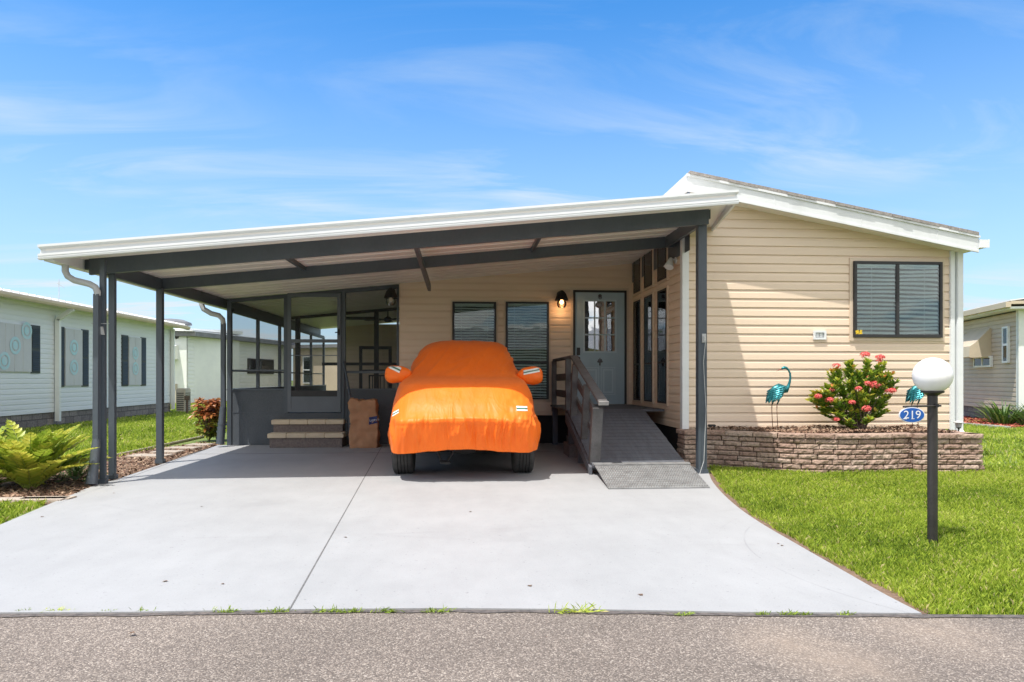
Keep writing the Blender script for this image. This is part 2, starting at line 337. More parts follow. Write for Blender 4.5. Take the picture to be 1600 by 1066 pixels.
# extra grain on the block
def grain(m, scale, lo, hi, dist):
    t = m.node_tree; p = t.nodes['Principled BSDF']; N = t.nodes.new; L = t.links.new
    src = p.inputs['Base Color'].links[0].from_socket; tc = N('ShaderNodeTexCoord'); n = N('ShaderNodeTexNoise'); n.inputs['Scale'].default_value = scale; n.inputs['Detail'].default_value = 6; n.inputs['Roughness'].default_value = .7
    L(tc.outputs['Object'], n.inputs['Vector']); r = N('ShaderNodeMapRange'); r.inputs[1].default_value = .3; r.inputs[2].default_value = .7; r.inputs[3].default_value = lo; r.inputs[4].default_value = hi; L(n.outputs[0], r.inputs[0])
    v = N('ShaderNodeVectorMath'); v.operation = 'SCALE'; L(src, v.inputs[0]); L(r.outputs[0], v.inputs['Scale']); L(v.outputs[0], p.inputs['Base Color'])
    b = N('ShaderNodeBump'); b.inputs['Distance'].default_value = dist; L(n.outputs[0], b.inputs['Height']); L(b.outputs[0], p.inputs['Normal'])
grain(M['brickface'], 38, .6, 1.3, .008)

def drivemat():
    m, t, p = newmat('light grey painted concrete'); N = t.nodes.new; L = t.links.new
    tc = N('ShaderNodeTexCoord')
    def noise_(s, d=4, ro=.6, st=None):
        n = N('ShaderNodeTexNoise'); n.inputs['Scale'].default_value = s; n.inputs['Detail'].default_value = d; n.inputs['Roughness'].default_value = ro
        if st:
            q = N('ShaderNodeMapping'); q.inputs['Scale'].default_value = st; L(tc.outputs['Object'], q.inputs[0]); L(q.outputs[0], n.inputs['Vector'])
        else: L(tc.outputs['Object'], n.inputs['Vector'])
        return n.outputs[0]
    def rng(s, a, b, c, d):
        r = N('ShaderNodeMapRange'); r.inputs[1].default_value = a; r.inputs[2].default_value = b; r.inputs[3].default_value = c; r.inputs[4].default_value = d; L(s, r.inputs[0]); return r.outputs[0]
    def mul(a, b):
        q = N('ShaderNodeMath'); q.operation = 'MULTIPLY'; L(a, q.inputs[0]); L(b, q.inputs[1]); return q.outputs[0]
    big = rng(noise_(.8, 7, .7), .3, .7, .89, 1.05)
    mid = rng(noise_(6, 5, .6, (1, .35, 1)), .3, .7, .965, 1.03)
    fine = rng(noise_(110, 2), .3, .7, .94, 1.05)
    pit = rng(noise_(34, 3, .6), .655, .69, 1.0, .72)
    fl = rng(noise_(150, 1), .70, .74, 1.0, .70)
    # faint curved tyre scuff near the right edge
    ps = [at(px, py, Z=0) for px, py in ((1170,825),(1225,893),(1325,931))]
    (ax, ay, _), (bx, by, _), (cx, cy, _) = ps; D = 2*(ax*(by-cy)+bx*(cy-ay)+cx*(ay-by))
    ux = ((ax*ax+ay*ay)*(by-cy)+(bx*bx+by*by)*(cy-ay)+(cx*cx+cy*cy)*(ay-by))/D; uy = ((ax*ax+ay*ay)*(cx-bx)+(bx*bx+by*by)*(ax-cx)+(cx*cx+cy*cy)*(bx-ax))/D
    rad = math.hypot(ax-ux, ay-uy)
    def scuff(px_, py_, rd, w, amt, m0):
        q = N('ShaderNodeVectorMath'); q.operation = 'DISTANCE'; q.inputs[1].default_value = (px_, py_, 0); L(tc.outputs['Object'], q.inputs[0])
        a = N('ShaderNodeMath'); a.operation = 'SUBTRACT'; L(q.outputs['Value'], a.inputs[0]); a.inputs[1].default_value = rd
        b = N('ShaderNodeMath'); b.operation = 'ABSOLUTE'; L(a.outputs[0], b.inputs[0])
        e = rng(b.outputs[0], 0, w, amt, 0); f = rng(noise_(1.3, 4), m0, m0+.12, 0, 1)
        g_ = mul(e, f); h = N('ShaderNodeMath'); h.operation = 'SUBTRACT'; h.inputs[0].default_value = 1; L(g_, h.inputs[1]); return h.outputs[0]
    k = mul(mul(mul(mul(big, mid), fine), pit), fl)
    for a_ in ((ux, uy, rad, .010, .16, .44), (ux, uy, rad+.19, .016, .05, .5), (-1.5, 15.5, 10.2, .05, .06, .48), (2.5, 14.8, 10.0, .05, .05, .5), (.4, 5.3, .0, .35, .10, .45), (-1.9, 6.7, .0, .5, .08, .45)): k = mul(k, scuff(*a_))
    v = N('ShaderNodeVectorMath'); v.operation = 'SCALE'; v.inputs[0].default_value = (.325,.33,.336); L(k, v.inputs['Scale']); L(v.outputs[0], p.inputs['Base Color'])
    p.inputs['Roughness'].default_value = .62; p.inputs['Specular IOR Level'].default_value = .4
    b = N('ShaderNodeBump'); b.inputs['Distance'].default_value = .002; b.inputs['Strength'].default_value = .6; L(k, b.inputs['Height']); L(b.outputs[0], p.inputs['Normal'])
    return m
M['drive'] = drivemat()
def roadmat():
    m, t, p = newmat('exposed aggregate asphalt'); N = t.nodes.new; L = t.links.new
    tc = N('ShaderNodeTexCoord')
    vo = N('ShaderNodeTexVoronoi'); vo.inputs['Scale'].default_value = 165; L(tc.outputs['Object'], vo.inputs['Vector'])
    sp = N('ShaderNodeSeparateColor'); L(vo.outputs['Color'], sp.inputs[0])
    r = N('ShaderNodeValToRGB'); e = r.color_ramp.elements; e[0].color = (.13,.108,.092,1); e[1].color = (.52,.46,.40,1); e[1].position = 1
    x = e.new(.35); x.color = (.19,.158,.135,1); x = e.new(.7); x.color = (.265,.222,.19,1); x = e.new(.9); x.color = (.42,.355,.30,1)
    L(sp.outputs[0], r.inputs[0])
    n = N('ShaderNodeTexNoise'); n.inputs['Scale'].default_value = 1.2; n.inputs['Detail'].default_value = 6; L(tc.outputs['Object'], n.inputs['Vector'])
    rr = N('ShaderNodeMapRange'); rr.inputs[1].default_value = .3; rr.inputs[2].default_value = .7; rr.inputs[3].default_value = .56; rr.inputs[4].default_value = .86; n.inputs['Scale'].default_value = .7; L(n.outputs[0], rr.inputs[0])
    v = N('ShaderNodeVectorMath'); v.operation = 'SCALE'; L(r.outputs[0], v.inputs[0]); L(rr.outputs[0], v.inputs['Scale'])
    sand = v.outputs[0]       # washed out sand patches by the verge
    for px_, py_, rd in ((1465,985,.42), (1225,1000,.30), (1330,1035,.35)):
        c = at(px_, py_, Z=0); q = N('ShaderNodeVectorMath'); q.operation = 'DISTANCE'; q.inputs[1].default_value = (c.x, c.y, 0); L(tc.outputs['Object'], q.inputs[0])
        n6 = N('ShaderNodeTexNoise'); n6.inputs['Scale'].default_value = 9; n6.inputs['Detail'].default_value = 6; L(tc.outputs['Object'], n6.inputs['Vector'])
        w6 = N('ShaderNodeMapRange'); w6.inputs[1].default_value = rd; w6.inputs[2].default_value = .0; w6.inputs[4].default_value = .75; L(q.outputs['Value'], w6.inputs[0])
        m6 = N('ShaderNodeMath'); m6.operation = 'MULTIPLY'; m6.use_clamp = True; L(w6.outputs[0], m6.inputs[0]); L(n6.outputs[0], m6.inputs[1])
        x6 = N('ShaderNodeMix'); x6.data_type = 'RGBA'; L(m6.outputs[0], x6.inputs[0]); L(sand, x6.inputs[6]); x6.inputs[7].default_value = (.34,.27,.21,1); sand = x6.outputs[2]
    L(sand, p.inputs['Base Color'])
    b = N('ShaderNodeBump'); b.inputs['Distance'].default_value = .003; b.invert = True; L(vo.outputs['Distance'], b.inputs['Height']); L(b.outputs[0], p.inputs['Normal']); p.inputs['Roughness'].default_value = .85
    return m
M['road'] = roadmat()
M['seam'] = pm('dark road edge', (.055,.05,.048), (.14,.12,.11), 30, .9, bump=1, bscale=120)  # dark mottled tone of the road edge strip
M['joint'] = pm('dark concrete joint', (.10,.10,.10), (.16,.16,.16), 20, .9)  # dark grey tone of the joint strips
M['ground'] = pm('grassy ground', (.10,.16,.03), (.16,.19,.05), 6, .95, bump=1.5, bscale=50, fine=.3)

# ------------------------------------------------------------------ ground
def struct(mb, name, m, **k): return tag(mb.build(name, m, None, **k), kind='structure')
g = MB(); g.add([(-300,-200,-.03),(300,-200,-.03),(300,500,-.03),(-300,500,-.03)], [(0,1,2,3)])
struct(g, 'ground', M['ground'])
ztop = -.012
edge = [at(px, py, Z=ztop) for px, py in ((0,961),(200,960),(453,956),(700,954),(930,956),(1150,960),(1440,962),(1600,963))]
e0 = edge[0] + (edge[0]-edge[1]).normalized()*14; e1 = edge[-1] + Vector((30, -1.5, 0))
rp = [e0] + edge + [e1]
g = MB(); n = len(rp)
g.add([(p.x, p.y, ztop) for p in rp] + [(p.x, -3.6, ztop) for p in rp], [(i, i+1, n+i+1, n+i) for i in range(n-1)])
struct(g, 'road', M['road'])
# dark rough strip along the seam
g = MB()
for i in range(n-1):
    a, b = rp[i], rp[i+1]; K = 30
    for k in range(K):
        p = a.lerp(b, k/K); q = a.lerp(b, (k+1)/K)
        w0 = .035 + .02*noise.noise((p.x*5, 0, 0)); w1 = .035 + .02*noise.noise((q.x*5, 0, 0))
        g.add([(p.x, p.y+.01, ztop+.004), (q.x, q.y+.01, ztop+.004), (q.x, q.y-w1, ztop+.004), (p.x, p.y-w0, ztop+.004)], [(0,3,2,1)])
struct(g, 'road_edge', M['seam'])
rdge0 = [at(px, py, Z=0) for px, py in ((1107,737),(1113,752),(1130,772),(1155,794),(1190,818),(1250,853),(1320,893),(1380,927),(1440,958))]
rdge = []
for i in range(len(rdge0)-1):      # smooth the curve
    a, b, c, d = rdge0[max(i-1,0)], rdge0[i], rdge0[i+1], rdge0[min(i+2,len(rdge0)-1)]
    for k in range(6):
        t = k/6; rdge.append(.5*((2*b)+(c-a)*t+(2*a-5*b+4*c-d)*t*t+(3*b-a-3*c+d)*t**3))
rdge.append(rdge0[-1])
fe = [at(px, py, Z=0) for px, py in ((1440,958),(1150,956),(930,952),(700,950),(453,952),(200,956),(0,957))]
lp1 = at(150,757,Z=0); lp0 = at(0,820,Z=0); dl = (lp0-lp1); lp00 = lp1 + dl*((3.45-lp1.y)/dl.y)
lback = at(345,694,Z=0)
outline = [Vector((3.12,12.7,0)), Vector((3.12,9.2,0))] + rdge + fe[1:] + [Vector((lp00.x, fe[-1].y-.0, 0)), lp0, lp1, at(183,749,Z=0), lback, Vector((lback.x, 12.7, 0))]
g = MB(); g.prism([(p.x, p.y) for p in outline], -.028, 0)
drv = struct(g, 'driveway', M['drive'])
g = MB()
ja, jb = at(570,745,Z=0), at(453,952,Z=0)
dj = (jb-ja).normalized(); g.bar(ja-dj*3.9+Vector((0,0,.0012)), jb+Vector((0,0,.0012)), .009, .002)
g.build('control_joint', M['joint'], drv)
g = MB(); g.box(-4.45, 1.5, 11.2, 11.207, .0005, .0025); g.build('control_joint', M['joint'], drv)

# scuffs and bits on the driveway
g = MB()
for px, py in ((245,787),(178,771),(258,909),(348,913),(540,840),(1216,850),(1222,853),(828,916),(315,792),(66,808),(735,800),(1001,930),(206,990)):
    p = at(px, py, Z=0); 
    for k in range(3):
        a = random.random()*6; r = random.uniform(.008,.02)
        g.add([(p.x+r*math.cos(a), p.y+r*math.sin(a), .003), (p.x+r*math.cos(a+2), p.y+r*.5*math.sin(a+2), .006), (p.x+r*math.cos(a+4), p.y+r*math.sin(a+4), .004)], [(0,1,2)])
tag(g.build('leaf_litter', M['soil'], None), 'scattered dark leaf crumbs on the pale driveway', 'debris', kind='stuff')

# ------------------------------------------------------------------ numpy vegetation helpers
rng = np.random.default_rng(3)
def inpoly(P, poly):
    x, y = P[:, 0], P[:, 1]; c = np.zeros(len(P), bool); n = len(poly)
    for i in range(n):
        x0, y0 = poly[i][:2]; x1, y1 = poly[(i+1) % n][:2]
        k = ((y0 > y) != (y1 > y)); xi = (x1-x0)*(y-y0)/((y1-y0) if y1 != y0 else 1e-9)+x0
        c ^= k & (x < xi)
    return c
def raw_mesh(name, V, Fq, mat, parent=None, rnd=None, tri=False, org=None):
    me = bpy.data.meshes.new(name); k = Fq.shape[1]; o0 = ORG[parent.name] if parent else Vector((0,0,0))
    V = V - np.array(o0)
    me.vertices.add(len(V)); me.vertices.foreach_set('co', V.astype(np.float32).ravel())
    me.loops.add(Fq.size); me.loops.foreach_set('vertex_index', Fq.astype(np.int32).ravel())
    me.polygons.add(len(Fq)); me.polygons.foreach_set('loop_start', np.arange(0, Fq.size, k, dtype=np.int32))
    me.update(calc_edges=True)
    if rnd is not None:
        a = me.attributes.new('rnd', 'FLOAT', 'POINT'); a.data.foreach_set('value', rnd.astype(np.float32))
    me.materials.append(mat); o = bpy.data.objects.new(name, me); COL.objects.link(o)
    if parent: o.parent = parent
    ORG[o.name] = o0
    return o
def nz2(x, y, s, seed=0):
    return (np.sin(x*s*1.3+seed)+np.sin(y*s*1.7+seed*2.1)+np.sin((x+y)*s*.9+seed*.7)+np.sin((x-1.6*y)*s*2.3+seed))/4
def grass(name, poly, n, h, w, lean=.6, z=-.03, dens=None, seed=0):
    P = np.array([p[:2] for p in poly]); lo, hi = P.min(0), P.max(0)
    A = rng.random((n, 2))*(hi-lo)+lo; A = A[inpoly(A, poly)]
    if dens is not None: A = A[rng.random(len(A)) < dens(A)]
    m = len(A); hh = h*(.45+.75*rng.random(m))*(1+.35*nz2(A[:,0], A[:,1], 3.1, seed)); an = rng.random(m)*2*np.pi; ln = lean*(.2+rng.random(m))
    ww = w*(.6+.6*rng.random(m)); la = rng.random(m)*2*np.pi
    dx, dy = np.cos(an)*ww/2, np.sin(an)*ww/2; lx, ly = np.cos(la)*ln*hh, np.sin(la)*ln*hh
    V = np.zeros((m, 4, 3)); V[:, 0, 0] = A[:,0]-dx; V[:, 0, 1] = A[:,1]-dy; V[:, 1, 0] = A[:,0]+dx; V[:, 1, 1] = A[:,1]+dy
    V[:, :2, 2] = z
    V[:, 2, 0] = A[:,0]+dx*.8+lx*.35; V[:, 2, 1] = A[:,1]+dy*.8+ly*.35; V[:, 2, 2] = z+hh*.6
    V[:, 3, 0] = A[:,0]+lx; V[:, 3, 1] = A[:,1]+ly; V[:, 3, 2] = z+hh*(1-.3*ln)
    Fq = np.arange(m*4).reshape(m, 4)[:, [0, 1, 2, 3]]
    rn = np.clip(.48+.22*rng.standard_normal(m)+.20*nz2(A[:,0], A[:,1], 1.9, seed+4)+.12*nz2(A[:,0], A[:,1], .8, seed+1)+.12*nz2(A[:,0], A[:,1], 6., seed), 0, .97)
    rn[rng.random(m) < .035] = 1
    o = raw_mesh(name, V.reshape(-1, 3), Fq, M['grass'], None, np.repeat(rn, 4))
    return o
def chips(name, poly, n, size, mat, z, label, hump=None):
    P = np.array([p[:2] for p in poly]); lo, hi = P.min(0), P.max(0)
    A = rng.random((n, 2))*(hi-lo)+lo; A = A[inpoly(A, poly)]; m = len(A)
    a = rng.random(m)*2*np.pi; ti = (rng.random(m)-.5)*1.2; s = size*(.4+rng.random(m)); w = s*(.25+.3*rng.random(m))
    ux, uy, uz = np.cos(a)*s/2, np.sin(a)*s/2, ti*s/2; vx, vy = -np.sin(a)*w/2, np.cos(a)*w/2
    zz = z+rng.random(m)*size*.5+(hump(A) if hump else 0)
    V = np.zeros((m, 4, 3))
    for i, (e, f) in enumerate(((-1,-1),(1,-1),(1,1),(-1,1))):
        V[:, i, 0] = A[:,0]+e*ux+f*vx; V[:, i, 1] = A[:,1]+e*uy+f*vy; V[:, i, 2] = zz+e*uz+f*w*.3*(rng.random(m)-.5)
    o = raw_mesh(name, V.reshape(-1, 3), np.arange(m*4).reshape(m, 4), mat, None, np.repeat(rng.random(m), 4))
    return tag(o, label, 'mulch', kind='stuff')
#PART2
# ------------------------------------------------------------------ lawns and beds
pl = [Vector(p) for p in ()]
xe = lambda Y, px=1600: Y*((px-800)/F*cs+sn)/(cs-(px-800)/F*sn)
PT = [at(1109,730,Z=-.03), at(1170,734,Z=-.03), at(1244,738.6,Z=-.03), at(1324,740.5,Z=-.03), at(1390,739,Z=-.03), at(1428,737,Z=-.03)]   # planter front line
PR = [at(1430,739.5,Z=-.03), at(1535,739.5,Z=-.03)]
lawnR = [(p.x+.06+.05*noise.noise((p.x*4,p.y*4,2)), p.y+.005) for p in rdge] + [(e1.x*.35, edge[-1].y+.02), (e1.x*.35, 7.5), (8.5, PR[1].y+.3), (PR[1].x+.02, PR[1].y+.3), (PR[1].x+.02, PR[1].y-.02)] + [(p.x, p.y-.02) for p in PT[::-1]]
lawnR = [(p[0], p[1]) for p in lawnR]
def dn(A):
    vis = np.where(A[:,0] < xe(A[:,1], 1680), 1., .45)
    d = np.clip(4.2/A[:,1], 0, 1)**1.2
    bare = (nz2(A[:,0], A[:,1], 4., 9) > .56)*.6
    return vis*d*(1-bare)
grass('lawn_grass', lawnR, 820000, .056, .0066, lean=.5, dens=dn)
bpy.data.objects['lawn_grass']['label'] = 'bright green lawn in front of the stone planter'
bpy.data.objects['lawn_grass']['category'] = 'grass'; bpy.data.objects['lawn_grass']['kind'] = 'stuff'
# lawn beyond the planter, up to the red bed
farR = [(PR[1].x+.05, PR[1].y-.1), (9.5, 8.3), (18, 12), (18, 21), (12, 19.5), (7.6, 10), (7.2, 9.6)]
o = grass('side_lawn_grass', farR, 90000, .07, .016, dens=lambda A: (A[:,0] < xe(A[:,1], 1640))*1.)
tag(o, 'lawn strip between the tan house and the right neighbour', 'grass', kind='stuff')
LX = -5.25
leftlawn = [(-5.3, 9.6), (-5.4, 13), (-5.3, 30), (-4, 38), (-16, 38), (-16, 26), (-10.5, 26), (-10.5, 16), (-10.4, 10), (-7.5, 8.9)]
o = grass('left_lawn_grass', leftlawn, 330000, .075, .016, dens=lambda A: np.clip(12/A[:,1], .15, 1))
tag(o, 'sunlit lawn between the carport and the left neighbour', 'grass', kind='stuff')
pc = at(0,790,Z=-.03); pe = at(100,775,Z=-.03)
nearL = [(-11.5, 3.6), (lp00.x-.08, 3.6), (lp0.x-.06, lp0.y-.06), (at(75,787,Z=-.03).x, at(75,787,Z=-.03).y), (pc.x, pc.y), (-7.3, 6.85), (-7.5, 8.9), (-10.4, 9.9), (-11.5, 9.9)]
o = grass('kerb_lawn_grass', nearL, 210000, .06, .011)
tag(o, 'small corner of lawn left of the driveway', 'grass', kind='stuff')
# bare soil lip right of driveway
g = MB()
for i in range(len(rdge)-1):
    a, b = rdge[i], rdge[i+1]
    for k in range(3):
        p = a.lerp(b, k/3); q = a.lerp(b, (k+1)/3); w = lambda v: .13+.06*noise.noise((v.x*6, v.y*6, 0))
        g.add([(p.x-.01,p.y,-.018),(q.x-.01,q.y,-.018),(q.x+w(q),q.y+w(q)*.6,-.016),(p.x+w(p),p.y+w(p)*.6,-.016)], [(0,1,2,3)])
struct(g, 'soil_edge', M['soil'])
# mulch bed left of carport
bed = [(lp1.x-.05, lp1.y+.1), (at(130,768,Z=0).x, at(130,768,Z=0).y), (at(75,785,Z=0).x, at(75,785,Z=0).y), (-6.9, 6.9), (-7.2, 8.3), (-5.6, 9.2), (-5.35, 12.2), (lback.x-.5, 13.4), (lback.x-.02, 13.2), (lback.x-.02, 12.0), (at(183,749,Z=0).x-.05, at(183,749,Z=0).y+.1)]
g = MB(); g.add([(p[0], p[1], -.02) for p in bed], [tuple(range(len(bed)))]); struct(g, 'garden_bed', M['soil'])
chips('mulch_chips', bed, 16000, .045, M['mulch'], -.018, 'brown wood chips in the bed beside the carport')
# pavers along the bed
for i, (px, py, w, h) in enumerate(((235,712,.62,.34),(262,706,.45,.32),(286,700,.55,.30),(312,695,.42,.30),(30,781,.9,.20),(75,779,.5,.16))):
    c = at(px, py, Z=.0); t = MB(); a = -.15+.1*random.random(); ca, sa = math.cos(a), math.sin(a)
    if i > 3: a = 0.0; ca, sa = 1, 0
    t.prism([(c.x+ca*x-sa*y, c.y+sa*x+ca*y) for x, y in ((-w/2,-h/2),(w/2,-h/2),(w/2,h/2),(-w/2,h/2))], -.03, .012)
    lab = ['square pale paver nearest the front carport posts','small paver just behind the second carport post','long paver in the middle of the bed edging','last paver of the edging near the orange shrub','long kerb stone in front of the cycad','short kerb stone beside the driveway corner'][i]
    tag(t.build('paving_stone', M['stone'], None, bevel=.012), lab, 'paver', 'edging stones of the garden bed')
g = MB()
a, b = at(182,722,Z=0), at(340,683,Z=0)
g.bar((a.x-.45, a.y+.05, -.005), (b.x-.35, b.y+.6, -.005), .05, .05)
tag(g.build('bed_border', M['stone'], None, bevel=.01), 'low timber edging between the mulch bed and left lawn', 'edging')

# ------------------------------------------------------------------ siding, windows
def siding(name, parent, P0, P1, z0, z1, nrm, m, course=.127, clips=(), dd=.019):
    P0 = Vector((*P0, 0)); P1 = Vector((*P1, 0)); nv = Vector((*nrm, 0)); mb = MB()
    z = z0; prof = ((0, .0), (0, dd), (.62, dd*.78), (.86, dd*.22), (1, .0))
    while z < z1-.001:
        hgt = min(course, z1-z)
        pts = [(z+t*course, d) for t, d in prof if t*course <= hgt+1e-6]
        for (za, da), (zb, db) in zip(pts, pts[1:]):
            mb.add([P0+nv*da+Vector((0,0,za)), P1+nv*da+Vector((0,0,za)), P1+nv*db+Vector((0,0,zb)), P0+nv*db+Vector((0,0,zb))], [(0,1,2,3)])
        z += course
    o = mb.build(name, m, parent, fix=False)
    if clips:
        bm = bmesh.new(); bm.from_mesh(o.data)
        off = ORG[o.name]
        for co, no in clips:
            bmesh.ops.bisect_plane(bm, geom=bm.verts[:]+bm.edges[:]+bm.faces[:], plane_co=Vector(co)-off, plane_no=Vector(no), clear_outer=True)
        bm.to_mesh(o.data); bm.free()
    return o
class Loc:
    def __init__(s, o, u, n): s.o = Vector(o); s.u = Vector(u).normalized(); s.n = Vector(n).normalized()
    def __call__(s, a, b, d): return s.o + s.u*a + Vector((0,0,b)) + s.n*d
    def box(s, mb, a0, a1, b0, b1, d0, d1):
        return mb.hexa([s(a0,b0,d0), s(a1,b0,d0), s(a1,b0,d1), s(a0,b0,d1), s(a0,b1,d0), s(a1,b1,d0), s(a1,b1,d1), s(a0,b1,d1)])
def frame_rect(mb, Lc, w, h, fw, d0, d1, a0=0, b0=0):
    Lc.box(mb, a0, a0+fw, b0, b0+h, d0, d1); Lc.box(mb, a0+w-fw, a0+w, b0, b0+h, d0, d1)
    Lc.box(mb, a0+fw, a0+w-fw, b0, b0+fw, d0, d1); Lc.box(mb, a0+fw, a0+w-fw, b0+h-fw, b0+h, d0, d1)
def window(parent, o, u, n, w, h, split=None, fw=.035, fm='black', casing=.05, blinds=True, sp=.05, cm='trimtan', crook=0, gm='glass', bm_='blind', fd=.07):
    Lc = Loc(o, u, n); mb = MB()
    frame_rect(mb, Lc, w, h, fw, .0, fd)
    if split and split[0] == 'v': Lc.box(mb, w*split[1]-fw*.6, w*split[1]+fw*.6, fw, h-fw, .02, fd-.002)
    if split and split[0] == 'h': Lc.box(mb, fw, w-fw, h*split[1]-fw*.6, h*split[1]+fw*.6, .02, fd-.002)
    win = mb.build('window', M[fm], parent)
    g = MB(); Lc.box(g, fw*.8, w-fw*.8, fw*.8, h-fw*.8, fd-.008, fd-.005) if fd < .06 else Lc.box(g, fw*.8, w-fw*.8, fw*.8, h-fw*.8, .054, .058); g.build('pane', M[gm], win)
    g = MB(); Lc.box(g, fw*.5, w-fw*.5, fw*.5, h-fw*.5, .003, .0215); g.build('pane_backing', M['inside' if fd > .06 else 'blind'], win)  # flat backing: painted dark for the room, blind white in bays
    if blinds:
        g = MB(); z = h-fw-.03; k = 0
        Lc.box(g, fw+.01, w-fw-.01, h-fw-.03, h-fw-.002, .026, min(.048, fd-.010))
        while z > fw+.01:
            t = .5*sp+.004*random.random(); a0, a1 = fw+.012, w-fw-.012
            segs = 1 if not crook else 6
            for s in range(segs):
                x0 = a0+(a1-a0)*s/segs; x1 = a0+(a1-a0)*(s+1)/segs
                j0 = crook*math.sin(k*.9+s*1.1)*.012*(x0/w); j1 = crook*math.sin(k*.9+(s+1)*1.1)*.012*(x1/w)
                dq = min(.046, fd-.011)
                g.add([Lc(x0,z-t+j0,dq), Lc(x1,z-t+j1,dq), Lc(x1,z+.004+j1,.026), Lc(x0,z+.004+j0,.026)], [(0,1,2,3)])
            z -= sp; k += 1
        for f in ((.2, .8) if fd > .06 else ()): Lc.box(g, w*f-.002, w*f+.002, fw, h-fw, .047, .049)
        g.build('blinds', M[bm_], win, fix=False)
    if casing:
        g = MB(); frame_rect(g, Lc, w+2*casing, h+2*casing, casing-.003, -.0, .035, -casing, -casing); g.build('casing', M[cm], win)
    return win

YB, YW, XW, XR, XL = 12.65, 9.63, 3.17, 7.16, -4.26
def zu(X, Y): return 2.615+.096*(X+4.37)+.006*(Y-7.93)
YF = 7.77
# ------------------------------------------------------------------ the tan house
H = thing('mobile_home', 'tan vinyl sided single storey home with a pale blue door and a projecting right wing', 'house', (1, YB, 0))
xb0 = at(624, 500, Y=YB).x
siding('wall', H, (xb0, YB), (XW, YB), .52, 3.5, (0,-1), M['siding'], .130, clips=[((0,0,zu(0,YB)+.03), Vector((-.096,0,1)))])
bay = siding('wall', H, (XW, YB), (XW, YW), .47, 3.95, (-1,0), M['siding'])
zr = lambda X: 4.045-.187*(X-3.13)
siding('wall', H, (XW, YW), (XR, YW), .46, 4.0, (0,-1), M['siding'], clips=[((3.13,0,4.045-.19), Vector((.187,0,1)))])
siding('wall', H, (XR, YW), (XR, 21), .46, 3.2, (1,0), M['siding'])
g = MB(); g.add([(xb0,12.69,0),(XW+.05,12.69,0),(XW+.05,12.69,.56),(xb0,12.69,.56)], [(0,1,2,3)]); g.box(XW+.03, XR-.03, YW+.03, 20.9, 0, .52)
g.build('skirting', M['skirt'], H)
g = MB(); g.box(xb0+.02, XR-.02, YB+.06, 20.98, .46, .5); g.box(xb0, XR, 20.98, 21.0, 0, 3.3); g.add([(xb0,YB,0),(xb0,21,0),(xb0,21,2.92),(xb0,YB,2.92)], [(0,1,2,3)])
g.build('side_wall', M['siding'], H)
# roof of the wing
g = MB()
def slab(mb, x0, x1, y0, y1, t0, t1, zf=zr):
    mb.hexa([(x0,y0,zf(x0)+t0),(x1,y0,zf(x1)+t0),(x1,y1,zf(x1)+t0),(x0,y1,zf(x0)+t0),(x0,y0,zf(x0)+t1),(x1,y0,zf(x1)+t1),(x1,y1,zf(x1)+t1),(x0,y1,zf(x0)+t1)])
YG = 9.32
slab(g, 3.13, 7.36, YG+.02, 21.2, -.20, 0)
rf = g.build('roof', M['ceil'], H)
g = MB(); slab(g, 3.11, 7.38, YG, YG+.02, -.235, -.025); slab(g, 3.09, 7.39, YG-.022, YG+.02, -.025, .005); slab(g, 3.11, 7.375, YG-.012, YG, -.235, -.205)
for x in (4.35, 5.62, 6.75): slab(g, x, x+.012, YG-.004, YG, -.205, -.025)
slab(g, 3.095, 3.13, YG+.02, 21.2, -.14, .005)
g.build('fascia', M['whitedirty'], rf)
g = MB()
x = 3.13
while x < 7.36:
    x1 = min(x+.14, 7.37); j = random.uniform(-.006, .006); slab(g, x, x1-.004, YG-.03+j*2, 21.1, .006, .05+j); x = x1
g.build('shingles', M['shingle'], rf)
g = MB(); g.add([(3.15,YG+.03,zr(3.15)-.14),(3.15,21,zr(3.15)-.14),(3.15,21,3.0),(3.15,YG+.03,3.0)], [(0,1,2,3)]); g.build('clerestory', M['char'], H)  # shaded wall strip, its shade put into the charcoal colour
g = MB()   # gutter on the right eave
gp = [(0,0),(.10,.0),(.135,.05),(.145,.12),(.13,.12),(.12,.06),(.09,.018),(.012,.018),(.012,.12),(0,.12)]
zg = zr(7.38)-.17
g.extr(gp, lambda a, b: (7.38+a, YG-.03, zg+b), lambda a, b: (7.38+a, 21, zg+b)); g.box(7.381, 7.52, YG-.032, YG-.03, zg, zg+.115)
gt = g.build('gutter', M['white'], H)
g = MB(); g.box(XR-.005, XR+.065, YW-.045, YW+.03, .44, zr(XR)-.20); g.build('corner_trim', M['white'], H, bevel=.006); g = MB(); g.box(XW-.055, XW+.045, YW-.055, YW+.05, .44, 3.42)
g.build('corner_trim', M['white'], H, bevel=.006)
g = MB(); pts = [(7.30,YW-.02,zg+.05),(7.30,YW-.02,.42),(7.30,YW-.1,.36)]
for a, b in zip(pts, pts[1:]): g.bar(a, b, .095, .075, up=(0,1,.01))
g.build('downspout', M['white'], H, bevel=.008)
# windows of the wing
a = at(1331,409,Y=YW); b = at(1468,528,Y=YW)
wing = window(H, (a.x, YW, b.z), (1,0,0), (0,-1,0), b.x-a.x, a.z-b.z, ('v', .49), .04, crook=1, sp=.06)
g = MB(); c = at(1342,519,Y=YW-.07); g.box(c.x-.05, c.x+.05, YW-.0715, YW-.0695, c.z-.03, c.z+.03); g.build('alarm_sticker', M['yellow'], wing)
